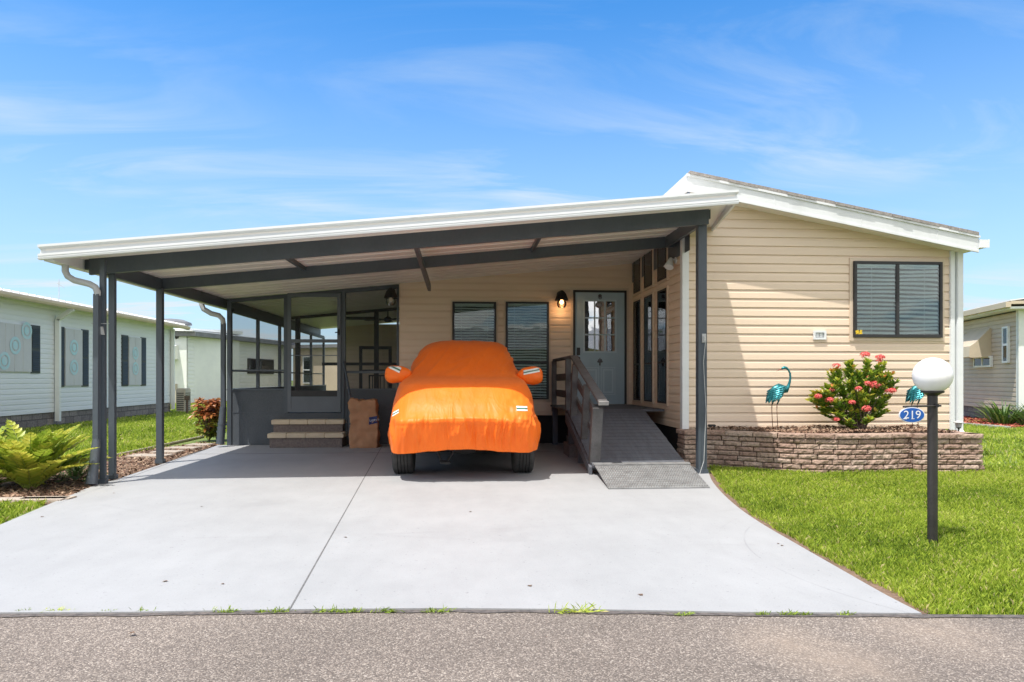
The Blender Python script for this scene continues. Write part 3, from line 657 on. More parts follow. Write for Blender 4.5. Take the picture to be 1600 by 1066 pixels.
# bay side windows
for x0, x1 in ((993.2,1003.4),(1010,1022),(1031,1044.6)):
    ya, yb = at(x0,592,X=XW).y, at(x1,592,X=XW).y
    zl0 = at(996,625,X=XW).z; zl1 = at(999,470,X=XW).z; zh0 = at(998,457,X=XW).z; zh1 = at(998,404,X=XW).z
    window(H, (XW, ya, zl0), (0,-1,0), (-1,0,0), ya-yb, zl1-zl0, ('h', .36), .025, casing=.04, sp=.026, fd=.044)
    window(H, (XW, ya, zh0), (0,-1,0), (-1,0,0), ya-yb, zh1-zh0, None, .025, casing=.04, sp=.026, fd=.044)
# back wall windows
for x0, x1 in ((707,775),(790,857)):
    a = at(x0,472,Y=YB); b = at(x1,624,Y=YB)
    window(H, (a.x, YB, b.z), (1,0,0), (0,-1,0), b.x-a.x, a.z-b.z, ('h', .38), .032, casing=.035, crook=.6, sp=.05)
# the entrance door
a = at(895,454,Y=YB); b = at(978,632,Y=YB); Lc = Loc((a.x, YB, b.z), (1,0,0), (0,-1,0)); dw, dh = b.x-a.x, a.z-b.z
g = MB(); Lc.box(g, 0, .04, 0, dh, 0, .06); Lc.box(g, dw-.04, dw, 0, dh, 0, .06); Lc.box(g, .04, dw-.04, dh-.04, dh, 0, .06)
fr = g.build('door_frame', M['black'], H)
g = MB(); frame_rect(g, Lc, dw+.09, dh+.05, .045, 0, .03, -.045, 0); g.build('casing', M['trimtan'], fr)
g = MB(); w2 = dw-.08
sx0, sx1 = .04, dw-.04; gx0, gx1 = dw*.5-.29, dw*.5+.29; gz0, gz1 = dh-.24-.90, dh-.20
Lc.box(g, sx0, gx0, .01, dh-.04, .015, .045); Lc.box(g, gx1, sx1, .01, dh-.04, .015, .045)
Lc.box(g, gx0, gx1, .01, gz0, .015, .045); Lc.box(g, gx0, gx1, gz1, dh-.04, .015, .045)
dr = g.build('door', M['door'], H)
g = MB(); frame_rect(g, Lc, gx1-gx0+.05, gz1-gz0+.05, .03, .045, .053, gx0-.025, gz0-.025)
for i in (1, 2): Lc.box(g, gx0+(gx1-gx0)*i/3-.011, gx0+(gx1-gx0)*i/3+.011, gz0, gz1, .034, .052)
for i in (1, 2):
    zz_ = gz0+(gz1-gz0)*i/3
    for k in range(3): Lc.box(g, gx0+(gx1-gx0)*k/3+.011, gx0+(gx1-gx0)*(k+1)/3-.011, zz_-.011, zz_+.011, .034, .051)
for k in (0, 1):   # the two raised lower panels
    x0 = dw*.5-.29 + k*.31; frame_rect(g, Lc, .27, .52, .014, .045, .052, x0, .18)
    frame_rect(g, Lc, .20, .45, .03, .045, .049, x0+.035, .215)
g.build('muntins', M['doorlite'], dr)
g = MB(); Lc.box(g, gx0, gx1, gz0, gz1, .028, .031); g.build('pane', M['doorglass'], dr)
g = MB(); Lc.box(g, gx0-.02, gx1+.02, gz0-.02, gz1+.02, .004, .014); g.build('pane_backing', M['inside'], dr)
g = MB(); Lc.box(g, .065, .125, .92, 1.06, .045, .07); p = Lc(.095, .86, .07); g.lathe([(.0,-.02),(.03,-.02),(.034,0),(.028,.02),(0,.02)], p, 16, 'y'); g.build('smart_lock', M['black'], dr, smooth=True)
g = MB(); c = Lc(dw/2, .80, .05)
for k in range(5):
    a_ = R(90+(k-2)*38); g.tube([c+Vector((0,0,0)), c+Vector((math.cos(a_)*.04, 0, math.sin(a_)*.045)), c+Vector((math.cos(a_)*.055,-.004, math.sin(a_)*.075-abs(k-2)*.012))], [.010,.014,.003], 6)
g.tube([c+Vector((0,0,.01)), c-Vector((0,0,.05)), c-Vector((0,0,.085))], [.012,.016,.003], 6); g.tube([c-Vector((.045,0,.01)), c+Vector((.045,0,-.01))], .007, 6)
g.build('emblem', M['brass'], dr, smooth=True)
g = MB(); c = Lc(dw/2, dh-.105, .055)
g.lathe([(.0,-.012),(.03,-.01),(.035,.0),(0,.0)], c, 14, 'y'); ring = [c+Vector((.028*math.sin(t*.5236), -.012, -.03-.028*math.cos(t*.5236))) for t in range(13)]; g.tube(ring, .006, 6)
g.build('knocker', M['brass'], dr, smooth=True)
g = MB(); Lc.box(g, 0, dw, -.03, .008, 0, .10); g.build('threshold', M['metal'], dr)
# vent plaque on the wing
c = at(1279, 524, Y=YW); Lc = Loc((c.x-.095, YW-.014, c.z-.065), (1,0,0), (0,-1,0))
g = MB(); frame_rect(g, Lc, .19, .13, .028, 0, .03); mt = g.build('wall_vent', M['white'], H)
g = MB(); Lc.box(g, .028, .162, .028, .102, 0, .006)
g.build('vent_recess', M['greyplastic'], mt)
g = MB()
for k in range(2): Lc.box(g, .045+k*.055, .085+k*.055, .04, .092, .006, .014)
g.build('vent_flap', M['white'], mt)
# flood light on bay wall
c = at(1057, 410, X=XW-.01)
g = MB(); g.lathe([(0,-.02),(.045,-.02),(.05,0),(0,0)], c+Vector((-.005,0,.03)), 14, 'x'); g.tube([c+Vector((-.02,0,.03)), c+Vector((-.08,-.02,.05)), c+Vector((-.10,-.03,.02))], .012, 8)
g.tube([c+Vector((-.09,-.02,.05)), c+Vector((-.11,-.05,-.01)), c+Vector((-.14,-.09,-.09))], [.028,.045,.065], 14); g.tube([c+Vector((-.07,.04,.04)), c+Vector((-.09,.07,-.0)), c+Vector((-.12,.1,-.07))], [.028,.04,.055], 14)
g.build('flood_light', M['white'], H, smooth=True)
# lantern beside door; same on porch corner
def lantern(label, base, lit):
    t = thing('wall_lantern', label, 'lantern', base, 'black barn style wall lanterns'); b = Vector(base)
    g = MB(); g.lathe([(0,-.015),(.05,-.015),(.055,0),(0,0)], b+Vector((0,-.0,.08)), 16, 'y'); g.tube([b+Vector((0,-.01,.08)), b+Vector((0,-.08,.12)), b+Vector((0,-.13,.10))], .011, 8)
    c = b+Vector((0,-.13,0)); g.lathe([(.0,.125),(.02,.125),(.045,.10),(.055,.085),(.062,.08),(.095,-.01),(.098,-.02),(.092,-.02),(.058,.07),(0,.07)], c, 24)
    g.build('lamp_shade', M['black'], t, smooth=True)
    g = MB(); g.lathe([(.055,-.01),(.068,-.05),(.066,-.09),(.045,-.12),(.0,-.125)], c, 20); g.build('glass_jar', M['jar'], t, smooth=True)
    g = MB(); g.lathe([(0,.01),(.012,.0),(.026,-.035),(.024,-.06),(0,-.075)], c, 14); g.build('bulb', M['bulb'] if lit else M['globe'], t, smooth=True)
    if lit:
        l = bpy.data.lights.new('lantern_light', 'POINT'); l.energy = 1.2; l.color = (1,.55,.25); l.shadow_soft_size = .03
        lo = bpy.data.objects.new('lantern_light', l); COL.objects.link(lo); lo.location = (0,-.13,-.16); lo.parent = t
    t.scale = (1.3, 1.3, 1.3)
c = at(877, 470, Y=YB-.13); lantern('lit black lantern on the tan wall left of the blue door', (c.x, YB-.014, c.z+.02), True)
c = at(611, 466, Y=YB-.1); lantern('unlit black lantern hanging at the top of the screened porch', (c.x, YB+.03, c.z+.02), False)

# ------------------------------------------------------------------ carport
C = thing('carport', 'charcoal framed carport with a sloping white panel roof', 'carport', (0, 8.5, 0))
def zslab(mb, x0, x1, y0, y1, t0, t1):
    mb.hexa([(x0,y0,zu(x0,y0)+t0),(x1,y0,zu(x1,y0)+t0),(x1,y1,zu(x1,y1)+t0),(x0,y1,zu(x0,y1)+t0),(x0,y0,zu(x0,y0)+t1),(x1,y0,zu(x1,y0)+t1),(x1,y1,zu(x1,y1)+t1),(x0,y1,zu(x0,y1)+t1)])
XE = 3.165
g = MB(); q_ = [(-4.56, YF+.03), (XE, YF+.03), (3.55, 9.60), (-4.56, 9.60)]
g.hexa([(x, y, zu(x, y)) for x, y in q_]+[(x, y, zu(x, y)+.065) for x, y in q_]); zslab(g, -4.56, 3.166, 9.601, 21, 0, .065)
y = YF+.25
while y < 20.5:
    zslab(g, -4.54, min(XE-.03, 3.08), y, y+.012, -.007, 0); zslab(g, -4.54, min(XE-.03, 3.08), y+.03, y+.036, -.004, 0); y += .305
roof = g.build('roof_panel', M['ceil'], C)
fp = [(0,0),(-.055,0),(-.06,.022),(-.05,.03),(-.06,.038),(-.06,.06),(-.012,.072),(-.008,.118),(-.045,.13),(-.062,.135),(-.062,.16),(0,.165)]
def fz(X): return 2.488+.096*(X+4.68)
g = MB(); g.extr(fp, lambda a, b: (-4.615, YF+.04+a, fz(-4.615)+b), lambda a, b: (XE+.03, YF+.04+a, fz(XE+.03)+b))
g.hexa([(XE+.0,YF+.04,fz(XE)+.01),(XE+.03,YF+.04,fz(XE)+.01),(3.58,9.6,fz(3.55)+.05),(3.55,9.6,fz(3.55)+.05),(XE,YF+.04,fz(XE)+.168),(XE+.03,YF+.04,fz(XE)+.168),(3.58,9.6,fz(3.55)+.175),(3.55,9.6,fz(3.55)+.175)])
g.build('fascia', M['white'], C)
g = MB(); z0 = zu(-4.65, YF)-.10
gp2 = [(0,.15),(0,0),(-.11,0),(-.12,.04),(-.135,.09),(-.135,.12),(-.125,.12),(-.11,.045),(-.1,.012),(-.012,.012),(-.012,.15)]
g.extr(gp2, lambda a, b: (-4.475+a, YF+.045, z0+b), lambda a, b: (-4.475+a, 21, z0+.078+b))
g.build('gutter', M['white'], C)
# beams
def beam(mb, x0, x1, y, w, zt, h): 
    mb.hexa([(x0,y,zt(x0)-h),(x1,y,zt(x1)-h),(x1,y+w,zt(x1)-h),(x0,y+w,zt(x0)-h),(x0,y,zt(x0)),(x1,y,zt(x1)),(x1,y+w,zt(x1)),(x0,y+w,zt(x0))])
b1 = lambda X: zu(X, 8.4)+.004; b2 = lambda X: zu(X, 10.1)+.003
g = MB(); beam(g, -4.40, 3.06, 8.36, .05, b1, .195); g.build('beam', M['char'], C)
g = MB(); beam(g, -4.50, 3.10, 8.411, .05, lambda X: b1(X)+.0, .12); g.build('beam', M['char'], C)
X2 = at(258,592,Y=10.1).x
g = MB(); beam(g, X2-.03, XW-.02, 10.08, .05, b2, .165); g.build('beam', M['char'], C)
for x in (-4.36, ):   # long side beam over the left posts
    g = MB(); g.hexa([(x,8.46,zu(x,8.4)-.17),(x+.06,8.46,zu(x,8.4)-.17),(x+.06,20.9,zu(x,20.9)-.17),(x,20.9,zu(x,20.9)-.17),(x,8.46,zu(x,8.4)-.002),(x+.06,8.46,zu(x,8.4)-.002),(x+.06,20.9,zu(x,20.9)-.002),(x,20.9,zu(x,20.9)-.002)]); g.build('side_beam', M['char'], C)
g = MB(); x = 3.02; g.hexa([(x,8.47,zu(x,8.4)-.16),(x+.05,8.47,zu(x,8.4)-.16),(x+.05,10.075,zu(x,10)-.16),(x,10.075,zu(x,10)-.16),(x,8.47,zu(x,8.4)),(x+.05,8.47,zu(x,8.4)),(x+.05,10.075,zu(x,10)),(x,10.075,zu(x,10))]); g.build('side_beam', M['char'], C)
# purlins
def purlin(pxa, pya, y0, y1, drop):
    X = at(pxa, pya, Y=y0).x; g = MB(); a, b = zu(X, y0), zu(X, y1)
    g.hexa([(X,y0,a-drop),(X+.045,y0,a-drop),(X+.045,y1,b-drop-.0),(X,y1,b-drop),(X,y0,a-.001),(X+.045,y0,a-.001),(X+.045,y1,b-.001),(X,y1,b-.001)]); return g.build('purlin', M['char'], C)
purlin(424,405,8.47,10.078,.06); purlin(849,370,8.47,10.078,.06)
X = at(647,388,Y=8.5).x; g = MB(); a, b = zu(X,8.47)-.13, zu(X,11.9)-.13
g.hexa([(X,8.47,a-.05),(X+.05,8.47,a-.05),(X+.05,11.75,b-.17),(X,11.75,b-.17),(X,8.47,a+.02),(X+.05,8.47,a+.02),(X+.05,11.75,b-.05),(X,11.75,b-.05)]); g.build('brace', M['char'], C)
# posts
def post(x0, x1, y0, y1, z1, name='post', base=True, m='char'):
    g = MB(); g.box(x0, x1, y0, y1, 0, z1); o = g.build(name, M[m], C, bevel=.004)
    if base:
        g = MB(); g.box(x0-.012, x1+.012, y0-.012, y1+.012, 0, .05)
        for zz_ in (.025,): g.tube([(x0-.02,(y0+y1)/2,zz_),(x1+.02,(y0+y1)/2,zz_)], .006, 6)
        g.build('post_base', M['char'], o)
    return o
xa = at(155,592,Y=8.12).x; xb = at(163.5,592,Y=8.12).x
post(xa, xb, 8.12, 8.17, fz(-4.4)+.05)
xa2 = at(169,592,Y=8.462).x; xb2 = at(179,592,Y=8.462).x
post(xa2, xb2, 8.462, 8.515, b1(-4.3)-.16)
xa = at(246,592,Y=10.05).x; xb = at(255.5,592,Y=10.05).x
post(xa, xb, 10.0, 10.078, b2(-4.3)-.15)
xa = at(1091,592,Y=8.462).x; xb = at(1106,592,Y=8.462).x
p_r = post(xa, xb-.01, 8.462, 8.56, b1(3)-.1); 
g = MB(); g.box(xa, xa+.035, 8.452, 8.462, 0, b1(3)-.1); g.build('post_flange', M['char'], p_r)
g = MB(); c = at(1101,529,Y=8.44); g.box(c.x-.03, c.x+.02, 8.44, 8.4615, c.z-.05, c.z+.06); g.box(c.x-.012, c.x+.012, 8.42, 8.44, c.z-.03, c.z+.03)
g.tube([(c.x+.01,8.44,c.z-.05),(c.x-.015,8.44,c.z-.3),(c.x+.02,8.445,c.z-.9),(c.x-.01,8.44,c.z-1.55),(c.x-.08,8.40,-.0)], .004, 6)
g.build('hose_clip', M['greyplastic'], p_r)
g = MB(); c = at(157,518,Y=8.10); g.hexa([(c.x-.045,8.10,c.z-.03),(c.x+.04,8.10,c.z-.04),(c.x+.04,8.118,c.z-.04),(c.x-.045,8.118,c.z-.03),(c.x-.06,8.09,c.z+.05),(c.x+.02,8.09,c.z+.055),(c.x+.02,8.118,c.z+.055),(c.x-.06,8.118,c.z+.05)])
g.tube([(c.x-.10,8.10,c.z+.09),(c.x+.09,8.11,c.z+.09)], .003, 6); g.build('sensor_box', M['greyplastic'], C)
# downspouts
def rt(mb, pts, w, h, up=(0,1,.01)):
    for a, b in zip(pts, pts[1:]): mb.bar(a, b, w, h, up=up)
    return mb
g = MB(); P = lambda px, py, Y: at(px, py, Y=Y)
g.tube([P(102,414,8.08), P(102,424,8.08), P(106,432,8.08), P(116,438,8.08), P(140,444,8.08), P(149,449,8.08), P(152,456,8.08), P(152,462,8.08)], .036, 12)
ds = g.build('downspout', M['greyplastic'], C, smooth=True)
g = MB(); g.bar(P(152,460,8.08), P(151,690,8.08), .058, .07, up=(0,1,.01)); 
g.tube([P(151,686,8.08), P(150,697,8.07), P(147,725,8.03), P(143,757,7.98)], [.04,.048,.05,.062], 12)
g.build('drain_pipe', M['char'], ds, smooth=True)
g = MB(); g.tube([P(315,469,12.4), P(315,476,12.4), P(318,483,12.4), P(330,490,12.4), P(342,493,12.4), P(348,499,12.4), P(349,507,12.4)], .045, 12)
ds = g.build('downspout', M['greyplastic'], C, smooth=True)
g = MB(); g.bar(P(349,505,12.4), P(349,640,12.4), .07, .08, up=(0,1,.01)); g.tube([P(349,636,12.4), P(347,660,12.4), P(344,694,12.35)], [.055,.065,.07], 12)
for k in range(3): g.tube([P(347.5-k,662+k*6,12.4), P(347.3-k,664+k*6,12.4)], .078, 12)
g.build('drain_pipe', M['char'], ds, smooth=True)
#PART3
# ------------------------------------------------------------------ screened porch
PC = thing('screened_porch', 'charcoal screened porch with a solid lower wall and a screen door under the carport roof', 'porch', (-3, YB, 0))
YP = YB
zt = 1.02
g = MB(); g.box(XL, at(447,0,Y=YP).x, YP, YP+.12, 0, zt-.03); g.box(at(536,0,Y=YP).x, xb0-.01, YP, YP+.12, 0, zt-.03); g.box(XL, XL+.12, YP+.12, 20.9, 0, zt-.03)
g.box(at(447,0,Y=YP).x, at(536,0,Y=YP).x, YP, YP+.12, 0, .58)
kw = g.build('knee_wall', M['charwall'], PC, bevel=.004)
g = MB(); g.box(XL-.01, at(446,0,Y=YP).x, YP-.012, YP+.13, zt-.03, zt); g.box(at(537,0,Y=YP).x, xb0-.01, YP-.012, YP+.13, zt-.03, zt); g.box(XL-.012, XL+.13, YP+.13, 20.9, zt-.03, zt)
g.box(XL-.004, at(446,0,Y=YP).x, YP-.006, YP, .585, .60); g.box(at(537,0,Y=YP).x, xb0-.01, YP-.006, YP, .585, .60)
g.build('sill', M['char'], kw)
g = MB(); g.box(XL+.12, xb0-.0, YP+.12, 20.9, .5, .56); g.build('porch_floor', M['deck'], PC)
siding('back_wall', PC, (XL+.5, 20.85), (xb0, 20.85), .56, 2.9, (0,-1), M['siding'])
g = MB(); fw = .045
ztp = lambda X: zu(X, YP)-.015
def vbar(mb, px, y=YP, w=.05, z0=zt, z1=None):
    X = at(px,0,Y=y).x; mb.box(X-w/2, X+w/2, y+.01, y+.06, z0, (z1 or ztp(X))-.06); return X
X0 = XL; Xd0, Xd1 = at(447,0,Y=YP).x, at(535.5,0,Y=YP).x
g.box(XL, XL+.075, YP-.02, YP+.055, 0, ztp(XL)-.05)
beam(g, XL, xb0-.01, YP+.005, .055, ztp, .07)
g.box(Xd0-.04, Xd0+.035, YP-.01, YP+.07, .58, ztp(Xd0)-.06); g.box(Xd1-.03, Xd1+.05, YP-.01, YP+.07, .58, ztp(Xd1)-.06)
g.box(xb0-.05, xb0-.012, YP+.0, YP+.06, zt, ztp(xb0)-.06)
g.box(XL+.08, Xd0-.04, YP+.015, YP+.05, 1.335, 1.365); g.box(Xd1+.05, xb0-.05, YP+.015, YP+.05, 1.30, 1.345)
g.build('screen_frame', M['char'], PC)
g = MB(); zq = lambda X: ztp(X)-.07
g.add([(XL+.07,YP+.032,zt),(Xd0-.04,YP+.032,zt),(Xd0-.04,YP+.032,zq(Xd0)),(XL+.07,YP+.032,zq(XL))], [(0,1,2,3)])
g.add([(Xd1+.05,YP+.032,zt),(xb0-.05,YP+.032,zt),(xb0-.05,YP+.032,zq(xb0)),(Xd1+.05,YP+.032,zq(Xd1))], [(0,1,2,3)])
zdt = at(490,459,Y=YP).z
g.add([(Xd0+.03,YP+.032,zdt+.03),(Xd1-.03,YP+.032,zdt+.03),(Xd1-.03,YP+.032,zq(Xd1)),(Xd0+.03,YP+.032,zq(Xd0))], [(0,1,2,3)])
g.add([(XL+.06,YP+.1,zt),(XL+.06,20.8,zt),(XL+.06,20.8,2.42),(XL+.06,YP+.1,2.42)], [(0,1,2,3)])
g.build('insect_screen', M['screen'], PC, fix=False)
g = MB()   # side wall frame
for y in (14.25, 15.9, 17.5, 19.1, 20.8): g.box(XL+.03, XL+.09, y, y+.06, zt, 2.45)
g.box(XL+.04, XL+.08, YP+.06, 20.8, 1.33, 1.36); g.box(XL+.03, XL+.09, YP+.06, 20.8, 2.40, 2.48)
g.build('side_screen_frame', M['char'], PC)
# screen door
Lc = Loc((Xd0+.035, YP-.012, .60), (1,0,0), (0,-1,0)); w = Xd1-Xd0-.065; h = zdt-.60
g = MB(); frame_rect(g, Lc, w, h, .062, 0, .03)
zm = at(490,533,Y=YP).z-.60; Lc.box(g, .062, w-.062, zm-.03, zm+.03, 0, .03); zk = at(490,612,Y=YP).z-.60
Lc.box(g, .062, w-.062, .062, zk-.09, .004, .022); Lc.box(g, .062, w-.062, zm-.27, zm-.255, .004, .02)
sd = g.build('screen_door', M['doorframe'], PC)
g = MB(); Lc.box(g, .062, w-.062, zk-.09, zk+.02, .002, .024); g.build('kick_gap', M['black'], sd)
g = MB(); g.add([Lc(.06,zk,.01),Lc(w-.06,zk,.01),Lc(w-.06,h-.06,.01),Lc(.06,h-.06,.01)], [(0,1,2,3)]); g.build('insect_screen', M['screen'], sd, fix=False)
g = MB(); c = Lc(w-.03, zm+.16, .03); g.box(c.x-.014, c.x+.014, c.y-.03, c.y, c.z-.05, c.z+.06); g.tube([c+Vector((0,-.03,.0)), c+Vector((-.06,-.05,-.01))], .01, 8)
g.build('handle', M['black'], sd)
# partition inside the porch
g = MB(); yq = 16.6
xq0 = XL+.1; zc = lambda X: zu(X, yq)-.01
beam(g, xq0, xb0, yq, .05, zc, .07)
for px in (465, 588): X = at(px,0,Y=yq).x; g.box(X-.055, X+.055, yq-.01, yq+.06, .56, zc(X)-.05)
X1 = at(536,0,Y=yq).x; X2_ = at(588,0,Y=yq).x
z1 = at(560,497,Y=yq).z; g.box(X1, X2_, yq, yq+.05, z1-.04, z1+.03); g.box(X1-.5, xb0, yq, yq+.05, 1.52, 1.59)
g.box(X1-.03, X1+.03, yq, yq+.05, .56, z1)
g.build('inner_partition', M['black'], PC); g = MB()
xa, xb_ = at(561,0,Y=20).x, at(612,0,Y=20).x; za = at(580,541,Y=20).z
g.box(xa, xa+.09, 20, 20.05, .56, za); g.box(xb_-.09, xb_, 20, 20.05, .56, za); g.box(xa+.09, xb_-.09, 20, 20.05, za-.09, za); g.box(xa+.09, xb_-.09, 20, 20.05, za-.75, za-.68)
g.build('inner_doorway', M['black'], PC)
g = MB(); xr0, xr1 = at(576,0,Y=15.6).x, at(618,0,Y=15.6).x; zr1 = at(590,586,Y=15.6).z
g.box(xr0, xr1, 15.6, 15.63, zr1-.03, zr1); g.box(xr0, xr0+.03, 15.6, 15.63, .56, zr1); 
for k in range(1, 7): x = xr0+(xr1-xr0)*k/7; g.box(x-.01, x+.01, 15.605, 15.625, .56, zr1-.03)
tag(g.build('porch_railing', M['black'], None), 'small black railing standing inside the screened porch', 'railing')
# ceiling fan
fc = at(606, 500, Y=17.4); t = thing('ceiling_fan', 'dark ceiling fan hanging in the screened porch', 'ceiling fan', fc)
g = MB(); g.tube([(fc.x,fc.y,fc.z+.05),(fc.x,fc.y,zu(fc.x,17.4))], .015, 8); g.lathe([(0,-.07),(.07,-.06),(.10,-.01),(.10,.04),(.04,.08),(0,.08)], fc, 18); g.build('motor', M['black'], t, smooth=True)
for k in range(5):
    a_ = k*2*math.pi/5+.3; d = Vector((math.cos(a_), math.sin(a_), 0)); g = MB(); g.bar(fc+d*.10, fc+d*.62, .13, .012); g.build('blade', M['shutter'], t)

# steps
def px_x(px, Y): return at(px,0,Y=Y).x
T = thing('porch_steps', 'two stone steps with buff treads below the screen door', 'steps', (px_x(478,12.2), 12.3, 0))
x0, x1 = px_x(418,12.12), px_x(537,12.12); x0b, x1b = px_x(424.5,12.4), px_x(538,12.4)
g = MB(); g.box(x0+.03, x1-.03, 12.13, 12.64, 0, .17); g.build('riser', M['riser'], T, bevel=.006)
g = MB(); g.box(x0b+.03, x1b-.03, 12.40, 12.64, .25, .39); g.build('riser', M['riser'], T, bevel=.006)
for (a, b, ya, yb, z) in ((x0, x1, 12.09, 12.64, .17), (x0b, x1b, 12.36, 12.64, .39)):
    g = MB(); n = 4
    for k in range(n):
        xa_, xb2_ = a+(b-a)*k/n, a+(b-a)*(k+1)/n; g.box(xa_+.002, xb2_-.002, ya, yb, z, z+.08)
    g.build('tread', M['tread'], T, bevel=.008)
g = MB(); xh = px_x(541,12.3)
pA, pB, pC = at(537,565,Y=12.62), at(547,617,Y=12.15), at(540,690,Y=12.15)
g.tube([pA, pB], .02, 8); g.tube([pB, (pB.x,12.15,0)], .02, 8); g.tube([(pA.x,12.62,pA.z),(pA.x,12.62,.1)], .018, 8)
for k in range(1,4): q = pA.lerp(pB, k/4); g.tube([q, (q.x,q.y,.12)], .008, 6)
tag(g.build('handrail', M['char'], None, smooth=True), 'thin dark metal handrail right of the stone steps', 'handrail')

# paper bag
BG = thing('paper_bag', 'brown paper yard waste bag with a dark blue label beside the steps', 'bag', (px_x(569,12.1), 12.15, 0))
g = MB(); c = Vector(BG.location); nx, nz = 13, 26; W0, D0 = .25, .17; zt_ = .84
rings = []
for j in range(nz+1):
    v = j/nz; z = v*zt_
    for i in range(4*nx):
        s, u = divmod(i, nx); u = u/nx*2-1
        x, y = [(u,-1),(1,u),(-u,1),(-1,-u)][s]
        wd_ = W0*(1.0-.03*v-.12*(v-.45)**2); 
        if v > .93: wd_ *= 1-(v-.93)*.5
        dp = D0*(1-.25*v)
        q = Vector((x*wd_, y*dp, z))
        nn = noise.noise_vector(Vector((q.x*7, q.y*7, q.z*9)))*.028 + noise.noise_vector(Vector((q.x*19, q.y*19, q.z*24+5)))*.011
        cr = abs(noise.noise(Vector((q.x*10+3, q.y*10, q.z*14+q.x*12))))*.03
        nn -= Vector((x*cr*(abs(x)>.99), y*cr*(abs(y)>.99), 0))
        if j == 0: nn.z = 0
        top = .018*noise.noise(Vector((x*2, y*2, 4)))*v**6*3
        g.v.append((c.x+q.x+nn.x-.035*v+.012, c.y+q.y+nn.y, max(0, q.z+nn.z*.6+top)))
m4 = 4*nx
for j in range(nz):
    for i in range(m4): g.f.append((j*m4+i, j*m4+(i+1)%m4, (j+1)*m4+(i+1)%m4, (j+1)*m4+i))
g.f.append(tuple(range(m4))[::-1])
b0 = len(g.v); g.v += [(v[0]*.9+c.x*.1, v[1]*.9+c.y*.1, v[2]-.06) for v in g.v[nz*m4:(nz+1)*m4]]
for i in range(m4): g.f.append((nz*m4+i, nz*m4+(i+1)%m4, b0+(i+1)%m4, b0+i))
g.f.append(tuple(b0+i for i in range(m4)))
bag = g.build('paper_sack', M['bag'], BG, smooth='all', fix=False)
bag.data.polygons.foreach_set('use_smooth', [True]*len(bag.data.polygons))
dg = [Vector(v) for v in g.v]; bvh = BVHTree.FromPolygons(dg, g.f)
def onto(b, x, z, off=.004, yd=1):
    h = b.ray_cast(Vector((x, -5 if yd > 0 else 40, z)), Vector((0, yd, 0)))
    return (h[0]+Vector((0, -off*yd, 0))) if h[0] else None
def patch(b, corners, n, m_, off=.004):   # corners: 4 (x,z)
    g = MB(); (xa,za),(xb,zb),(xc,zc_),(xd,zd) = corners
    hits = [h for h in (onto(b, (xa+xb+xc+xd)/4, (za+zb+zc_+zd)/4), onto(b, xa, za), onto(b, xc, zc_)) if h]; ymid = hits[0].y if hits else 0
    for j in range(m_+1):
        for i in range(n+1):
            u, v = i/n, j/m_
            x = (xa*(1-u)+xb*u)*(1-v)+(xd*(1-u)+xc*u)*v; z = (za*(1-u)+zb*u)*(1-v)+(zd*(1-u)+zc_*u)*v
            p = onto(b, x, z, off)
            if p is None:
                hn = b.find_nearest(Vector((x, ymid, z))); p = hn[0] + (Vector((x, ymid-.3, z))-hn[0]).normalized()*off
            g.v.append(tuple(p))
    for j in range(m_):
        for i in range(n): k = j*(n+1)+i; g.f.append((k, k+1, k+n+2, k+n+1))
    return g
lx0, lx1 = px_x(576,12)+.005, px_x(594,12)-.02
lb = patch(bvh, [(lx0,.40),(lx1,.44),(lx1,.56),(lx0,.53)], 8, 5, .004).build('printed_label', M['baglabel'], bag, fix=False)
def bagtxt(u, v):
    x = lx0+.095+u; z = .487+v+u*.13
    p = onto(bvh, x, z, .007); return p or Vector((x, 11.97, z))
text_mb("Lowe's", .062, bagtxt).build('label_lettering', M['lettering'], lb, fix=False)

# ------------------------------------------------------------------ the covered car
CAR = thing('covered_car', 'sport utility vehicle under a bright orange fabric cover', 'car', (0, 9.8, 0))
def curve(tab, z):      # monotone cubic through the table
    n = len(tab); z = min(max(z, tab[0][0]), tab[-1][0])
    k = next(i for i in range(n-1) if z <= tab[i+1][0])
    sl_ = [(tab[i+1][1]-tab[i][1])/(tab[i+1][0]-tab[i][0]) for i in range(n-1)]
    def m(i):
        if i == 0: return sl_[0]
        if i == n-1: return sl_[-1]
        a, b = sl_[i-1], sl_[i]
        return 0 if a*b <= 0 else 2*a*b/(a+b)
    (a, va), (b, vb) = tab[k], tab[k+1]; h = b-a; t = (z-a)/h
    return (2*t**3-3*t*t+1)*va+(t**3-2*t*t+t)*h*m(k)+(-2*t**3+3*t*t)*vb+(t**3-t*t)*h*m(k+1)
yf = [(.26,7.92),(.45,7.87),(.62,7.82),(.70,7.80),(.735,7.835),(.80,7.90),(.90,7.99),(1.05,8.17),(1.13,8.32),(1.18,8.66),(1.215,9.0),(1.25,9.15),(1.5,9.62),(1.66,9.92),(1.74,10.15),(1.785,10.5),(1.80,10.9)]
yb_ = [(.26,12.3),(.9,12.36),(1.15,12.3),(1.5,12.12),(1.7,11.9),(1.785,11.6),(1.80,11.3)]
hw = [(.26,.905),(.45,.915),(.65,.912),(.95,.895),(1.1,.87),(1.2,.85),(1.28,.81),(1.45,.745),(1.60,.69),(1.70,.61),(1.75,.53),(1.78,.44),(1.80,.34)]
ex = [(.26,8),(.7,6.8),(1.0,5.2),(1.2,4.2),(1.5,4.0),(1.8,3.2)]
zs = list(np.linspace(.27, 1.08, 64)) + list(np.linspace(1.09, 1.26, 40)) + list(np.linspace(1.275, 1.70, 34)) + list(np.linspace(1.71, 1.80, 22))
NA = 640
g = MB()
